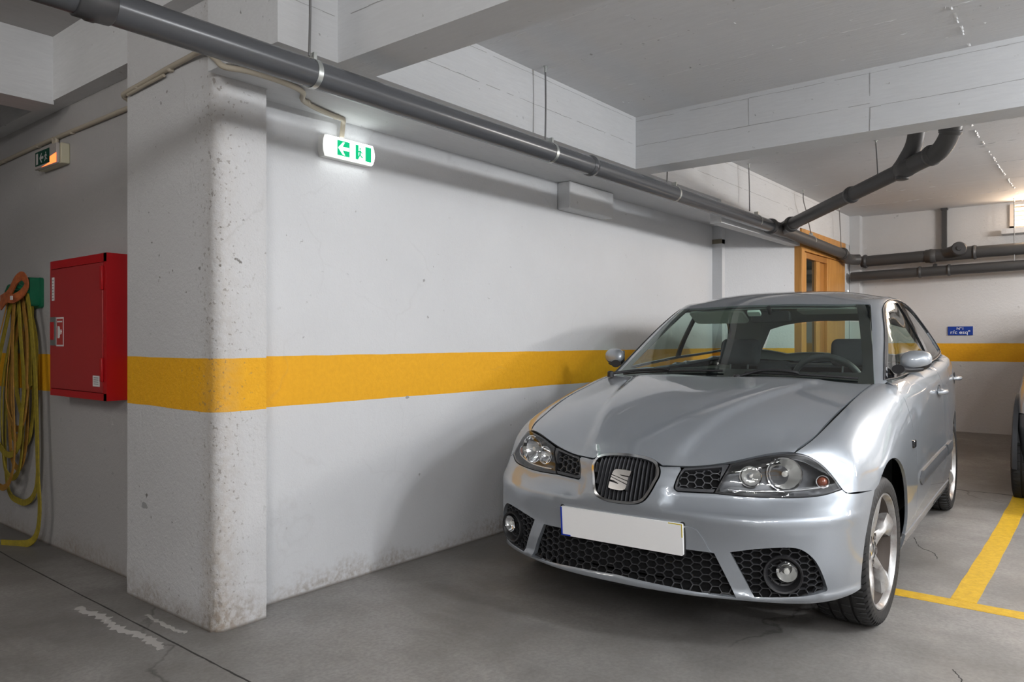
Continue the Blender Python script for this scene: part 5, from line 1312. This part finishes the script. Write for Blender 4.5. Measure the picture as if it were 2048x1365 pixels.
for cx, cz in ((AX[0], AX[1]), (RX[0], RX[1])):
    for s in (1, -1):
        mb = MB(); vs = []; n = 20
        for k in range(n + 1):
            t = R(-12 + 204 * k / n)
            for (yy, rr) in ((.765, .376), (.75, .392), (.52, .392), (.50, .34)): vs.append((cx + rr*math.cos(t), yy*s, cz + rr*math.sin(t)))
        mb.add(vs, [(k*4+j, k*4+j+1, (k+1)*4+j+1, (k+1)*4+j) for k in range(n) for j in range(3)]); mb.obj('wheel_housing', M['void'], CAR, 50)

# --- wheels
def make_wheel():
    w_ = empty('wheel', (0, 0, 0), 0, CAR); RT = .300; n = 64 * 3
    prof = [(.226,-.088,0),(.236,-.103,0),(.262,-.109,0),(.284,-.103,1),(.2945,-.092,1),(.2975,-.080,1),(.299,-.064,0),(.299,-.050,0),(.2905,-.048,0),(.2905,-.041,0),(.3,-.039,0),(.3,-.006,0),(.2905,-.004,0),(.2905,.004,0),(.3,.006,0),(.3,.039,0),(.2905,.041,0),(.2905,.048,0),(.299,.050,0),(.299,.064,0),(.2975,.080,1),(.2945,.092,1),(.284,.103,1),(.262,.109,0),(.236,.103,0),(.226,.088,0)]
    vs = []
    for (r, h, sh) in prof:
        for k in range(n):
            g = (k % 3 == 0); t = 2*math.pi*(k + (.36 if k % 3 == 0 else (-.36 if k % 3 == 1 else 0)))/n
            g1_ = (k % 3 in (0, 1))
            rr = r - (.006 if (sh and k % 3 == 0) else 0)
            if not sh and r >= .2985 and k % 6 == 0: rr = r - .003
            tt = t + (h * .35 if r > .29 else 0)
            vs.append((rr*math.sin(tt), h, rr*math.cos(tt)))
    L = len(prof); fs = [(i*n+k, i*n+(k+1) % n, (i+1)*n+(k+1) % n, (i+1)*n+k) for i in range(L-1) for k in range(n)]
    mb = MB(); mb.add(vs, fs); mb.obj('tyre', M['rubber'], w_, 30)
    mb = MB(); mb.lathe([(.214,.074),(.218,.078),(.2335,.090),(.2335,.097),(.2305,.102),(.2255,.102),(.2215,.096),(.2175,.086),(.214,.078)], 72, 'y', close=True); mb.obj('rim', M['alloy'], w_, 40)
    mb = MB(); mb.lathe([(.222,-.085),(.232,-.090),(.234,-.080),(.215,-.070),(.200,-.04),(.200,.03),(.212,.060),(.219,.080),(.2145,.080),(.207,.055),(.197,.04),(.196,-.04),(.212,-.072)], 72, 'y', close=True); mb.obj('rim_barrel', M['barrel'], w_, 40)
    sp = MB(); K = 5
    for k in range(K):
        a0 = 2*math.pi*k/K; rot = Matrix.Rotation(a0, 4, 'Y'); rows = []
        for i in range(11):
            t = i / 10; r = .045 + (.221 - .045) * t
            wd = .050 - .029 * math.sin(math.pi * min(1, t*1.1)) + .016 * t**3
            face = .056 + .032 * t**1.2 + .006*math.sin(math.pi*t); bow = .012 * math.sin(math.pi * t)
            rows.append([(bow - wd, face - .050), (bow - wd*.93, face - .010), (bow - wd*.45, face + .001), (bow, face + .006), (bow + wd*.45, face + .001), (bow + wd*.93, face - .010), (bow + wd, face - .050)])
            rows[-1] = [(x, y, r) for x, y in rows[-1]]
        vs = [rot @ Vector(v) for row in rows for v in row]; q = 7
        sp.add(vs, [(i*q+j, i*q+j+1, (i+1)*q+j+1, (i+1)*q+j) for i in range(10) for j in range(q-1)] + [(i*q+q-1, i*q, (i+1)*q, (i+1)*q+q-1) for i in range(10)])
    sp.obj('spokes', M['alloy'], w_, 45)
    mb = MB(); mb.lathe([(.0001,.050),(.030,.050),(.036,.056),(.060,.060),(.078,.050),(.082,.0)], 40, 'y'); mb.obj('hub', M['alloy'], w_, 40)
    mb = MB(); mb.lathe([(.0001,.060),(.024,.059),(.029,.055),(.030,.045)], 28, 'y'); mb.obj('centre_cap', M['dchrome'], w_, 40)
    for k in range(5):
        a = 2*math.pi*(k + .5)/5; c = Matrix.Translation((.056*math.sin(a), 0, .056*math.cos(a)))
        mb = MB(); mb.lathe([(.0001,.050),(.013,.050),(.0135,.0615),(.0155,.0625)], 16, 'y', 0, c); mb.lathe([(.0001,.058),(.008,.057),(.0085,.048)], 6, 'y', 0, c); mb.obj('wheel_bolt', M['hub'], w_, 40)
    mb = MB(); mb.lathe([(.05,-.02),(.128,-.02),(.128,.0),(.05,.0),(.05,.02),(.0001,.02)], 40, 'y'); mb.obj('brake_disc', M['hub'], w_, 30)
    mb = MB(); mb.lathe([(.0001,-.06),(.19,-.06)], 24, 'y'); mb.obj('wheel_back', M['void'], w_, 30)
    return w_
w0 = make_wheel()
spots = [(0.0, .722, .30, -3.2, 0), (0.0, -.722, .30, 180 - 3.2, 40), (-2.462, .725, .3165, 0, 22), (-2.462, -.725, .3165, 180, 60)]
for i, (x, y, z, rz, roll) in enumerate(spots):
    o = w0 if i == 0 else copy_tree(w0, CAR)
    o.location = (x, y, z); o.rotation_mode = 'ZYX'; o.rotation_euler = (0, R(roll), R(rz))
wheel_roots = [c for c in CAR.children if c.name.startswith('wheel') and 'housing' not in c.name]

# --- cabin
def soft(mb, name, mat, parent, wd=.02, seg=3, sub=0):
    o = mb.obj(name, mat, parent, 50); b_ = o.modifiers.new('b', 'BEVEL'); b_.width = wd; b_.segments = seg; b_.limit_method = 'ANGLE'; return o
vs = []; nn = 20
for i in range(nn + 1):
    y = -.70 + 1.40*i/nn; a = abs(y)/.70; hood_b = .03*math.exp(-((y-.36)/.17)**2)
    for (x, z) in ((-.50 - .05*a**2, .930), (-.70, .935), (-.86, .925 + hood_b), (-.98 , .900 + hood_b), (-1.02, .84), (-.98, .62)): vs.append((x, y, z))
mb = MB(); mb.add(vs, [(i*6+j, i*6+j+1, (i+1)*6+j+1, (i+1)*6+j) for i in range(nn) for j in range(5)]); mb.obj('dashboard', M['dash'], CAR, 60)
sw = empty('steering_wheel', (-1.07, .36, .90), 0, CAR); Mw = Matrix.Rotation(R(-64), 4, 'Y')
mb = MB(); P0 = [Mw @ Vector((.185*math.cos(2*math.pi*k/48), .185*math.sin(2*math.pi*k/48), 0)) for k in range(49)]; mb.tube(P0, .0165, 12, caps=False); mb.obj('rim', M['satin'], sw, 80)
mb = MB(); mb.lathe([(.0001,.02),(.05,.018),(.065,.0),(.06,-.03),(.0001,-.04)], 24, 'z', 0, Mw)
for t in (0, 180, 270): mb.tube([Mw @ Vector((.04*math.sin(R(t)), .04*math.cos(R(t)), -.005)), Mw @ Vector((.18*math.sin(R(t)), .18*math.cos(R(t)), 0))], [.02, .014], 10)
mb.obj('hub', M['satin'], sw, 50)
def front_seat(y):
    st = empty('front_seat', (-1.55, y, .35), 0, CAR)
    mb = MB(); Mx = Matrix.Rotation(R(-14), 4, 'Y'); mb.box((-.08,-.24,.12), (.07,.24,.62), 0, Mx); soft(mb, 'backrest', M['seat'], st, .06, 4)
    mb = MB(); mb.box((-.05,-.25,.0), (.50,.25,.17)); soft(mb, 'seat', M['seat'], st, .05, 4)
    mb = MB(); mb.box((-.055,-.135,.66), (.045,.135,.84), 0, Mx); soft(mb, 'headrest', M['seat'], st, .045, 4)
    mb = MB(); [mb.tube([Mx @ Vector((0, q, .58)), Mx @ Vector((0, q, .70))], .007, 8) for q in (-.06, .06)]; mb.obj('headrest_stem', M['satin'], st)
front_seat(.36); front_seat(-.36)
rs = empty('rear_seat', (-2.30, 0, .35), 0, CAR)
mb = MB(); Mx = Matrix.Rotation(R(-22), 4, 'Y'); mb.box((-.10,-.60,.10), (.05,.60,.58), 0, Mx); soft(mb, 'backrest', M['seat'], rs, .05)
mb = MB(); mb.box((-.05,-.60,.0), (.48,.60,.16)); soft(mb, 'seat', M['seat'], rs, .05)
for y in (-.38, .38):
    mb = MB(); mb.box((-.06,y-.13,.585), (.03,y+.13,.70), 0, Mx); soft(mb, 'headrest', M['seat'], rs, .035)
mb = MB(); mb.box((-2.98,-.62,.955), (-2.52,.62,.975)); mb.obj('parcel_shelf', M['seat'], CAR)
for s in (1, -1):
    mb = MB(); mb.box((-2.55,.735*s - .02,.30), (-.62,.735*s + .02,.965)); mb.obj('door_card', M['dash'], CAR)
rm = empty('rear_view_mirror', (-1.16, .02, 1.295), 0, CAR)
mb = MB(); mb.rbox((-.018,-.115,-.034), (.014,.115,.034), .020, axis=0); soft(mb, 'mirror_shell', M['black'], rm, .006); mb = MB(); mb.tube([(.01,0,.02),(.05,0,.055)], .012, 10); mb.obj('stem', M['black'], rm)
def visor(y, drop):
    mb = MB(); Mx = Matrix.Translation((-1.18, y, 1.338)) @ Matrix.Rotation(R(drop), 4, 'Y'); mb.rbox((-.15,-.175,-.008), (.0,.175,.008), .03, axis=2, M=Mx); o = mb.obj('sun_visor', M['visor'], CAR); o.modifiers.new('b','BEVEL').width = .004
visor(-.33, -28); visor(.33, -8)
mb = MB(); Mx = Matrix.Translation((-1.10, -.06, 1.318)) @ Matrix.Rotation(R(-32), 4, 'Y'); mb.rbox((-.022,-.038,-.009), (.022,.038,.006), .008, axis=2, M=Mx); mb.obj('toll_tag', simple('pale_plastic_tag', (.70,.80,.74), .5), CAR)

# ---------------------------------------------------------------- neighbouring car at the right edge: short pale city car with black cladding
CAR2 = empty('car', (6.52, -3.095, 0), R(180)); tag(CAR2, 'pale silver small car with black cladding, cut off by the right edge', 'car')
KX, KY, KZ = .70, .93, 1.10
skip = ('wheel', 'aerial', 'wiper', 'emblem', 'number_plate', 'rub_strip', 'door_mirror', 'radiator_grille', 'side_repeater', 'front_bumper', 'sill')
def copy_scaled(o, par):
    c = o.copy(); COL.objects.link(c); c.parent = par
    c.location = (o.location.x*KX, o.location.y*KY, o.location.z*KZ); c.scale = (KX, KY, KZ)
    for ch in o.children: copy_tree(ch, c)
    return c
for o in [c for c in CAR.children if not c.name.startswith(skip)]: copy_scaled(o, CAR2)
for nm in ('front_bumper', 'sill'):
    for o in [c for c in CAR.children if c.name.startswith(nm)]:
        c = copy_scaled(o, CAR2); c.data = o.data.copy(); c.data.materials.clear(); c.data.materials.append(M['satin'])
for i, (x, y, z, rz, roll) in enumerate(spots):
    o = copy_tree(w0, CAR2); o.location = (x*KX - (.02 if x > -1 else 0), .690 if y > 0 else -.690, .30 if x > -1 else .34); o.rotation_euler = (0, R(roll + 15), 0 if y > 0 else math.pi)
for cx, cz in ((AX[0]*KX, AX[1]*KZ), (RX[0]*KX, RX[1]*KZ)):
    for s in (1, -1):
        mb = MB(); vs = []; n = 22; prof = ((.352, .80), (.352, .838), (.375, .852), (.425, .842), (.430, .81))
        for k in range(n + 1):
            t = R(-10 + 200 * k / n)
            for rr, yy in prof: vs.append((cx + rr*.78*math.cos(t), yy*s*KY, cz + rr*1.02*math.sin(t)))
        q = len(prof); mb.add(vs, [(k*q+j, k*q+j+1, (k+1)*q+j+1, (k+1)*q+j) for k in range(n) for j in range(q-1)] + [tuple(range(q)), tuple(n*q + j for j in reversed(range(q)))]); mb.obj('arch_cladding', M['mesh'], CAR2, 40)
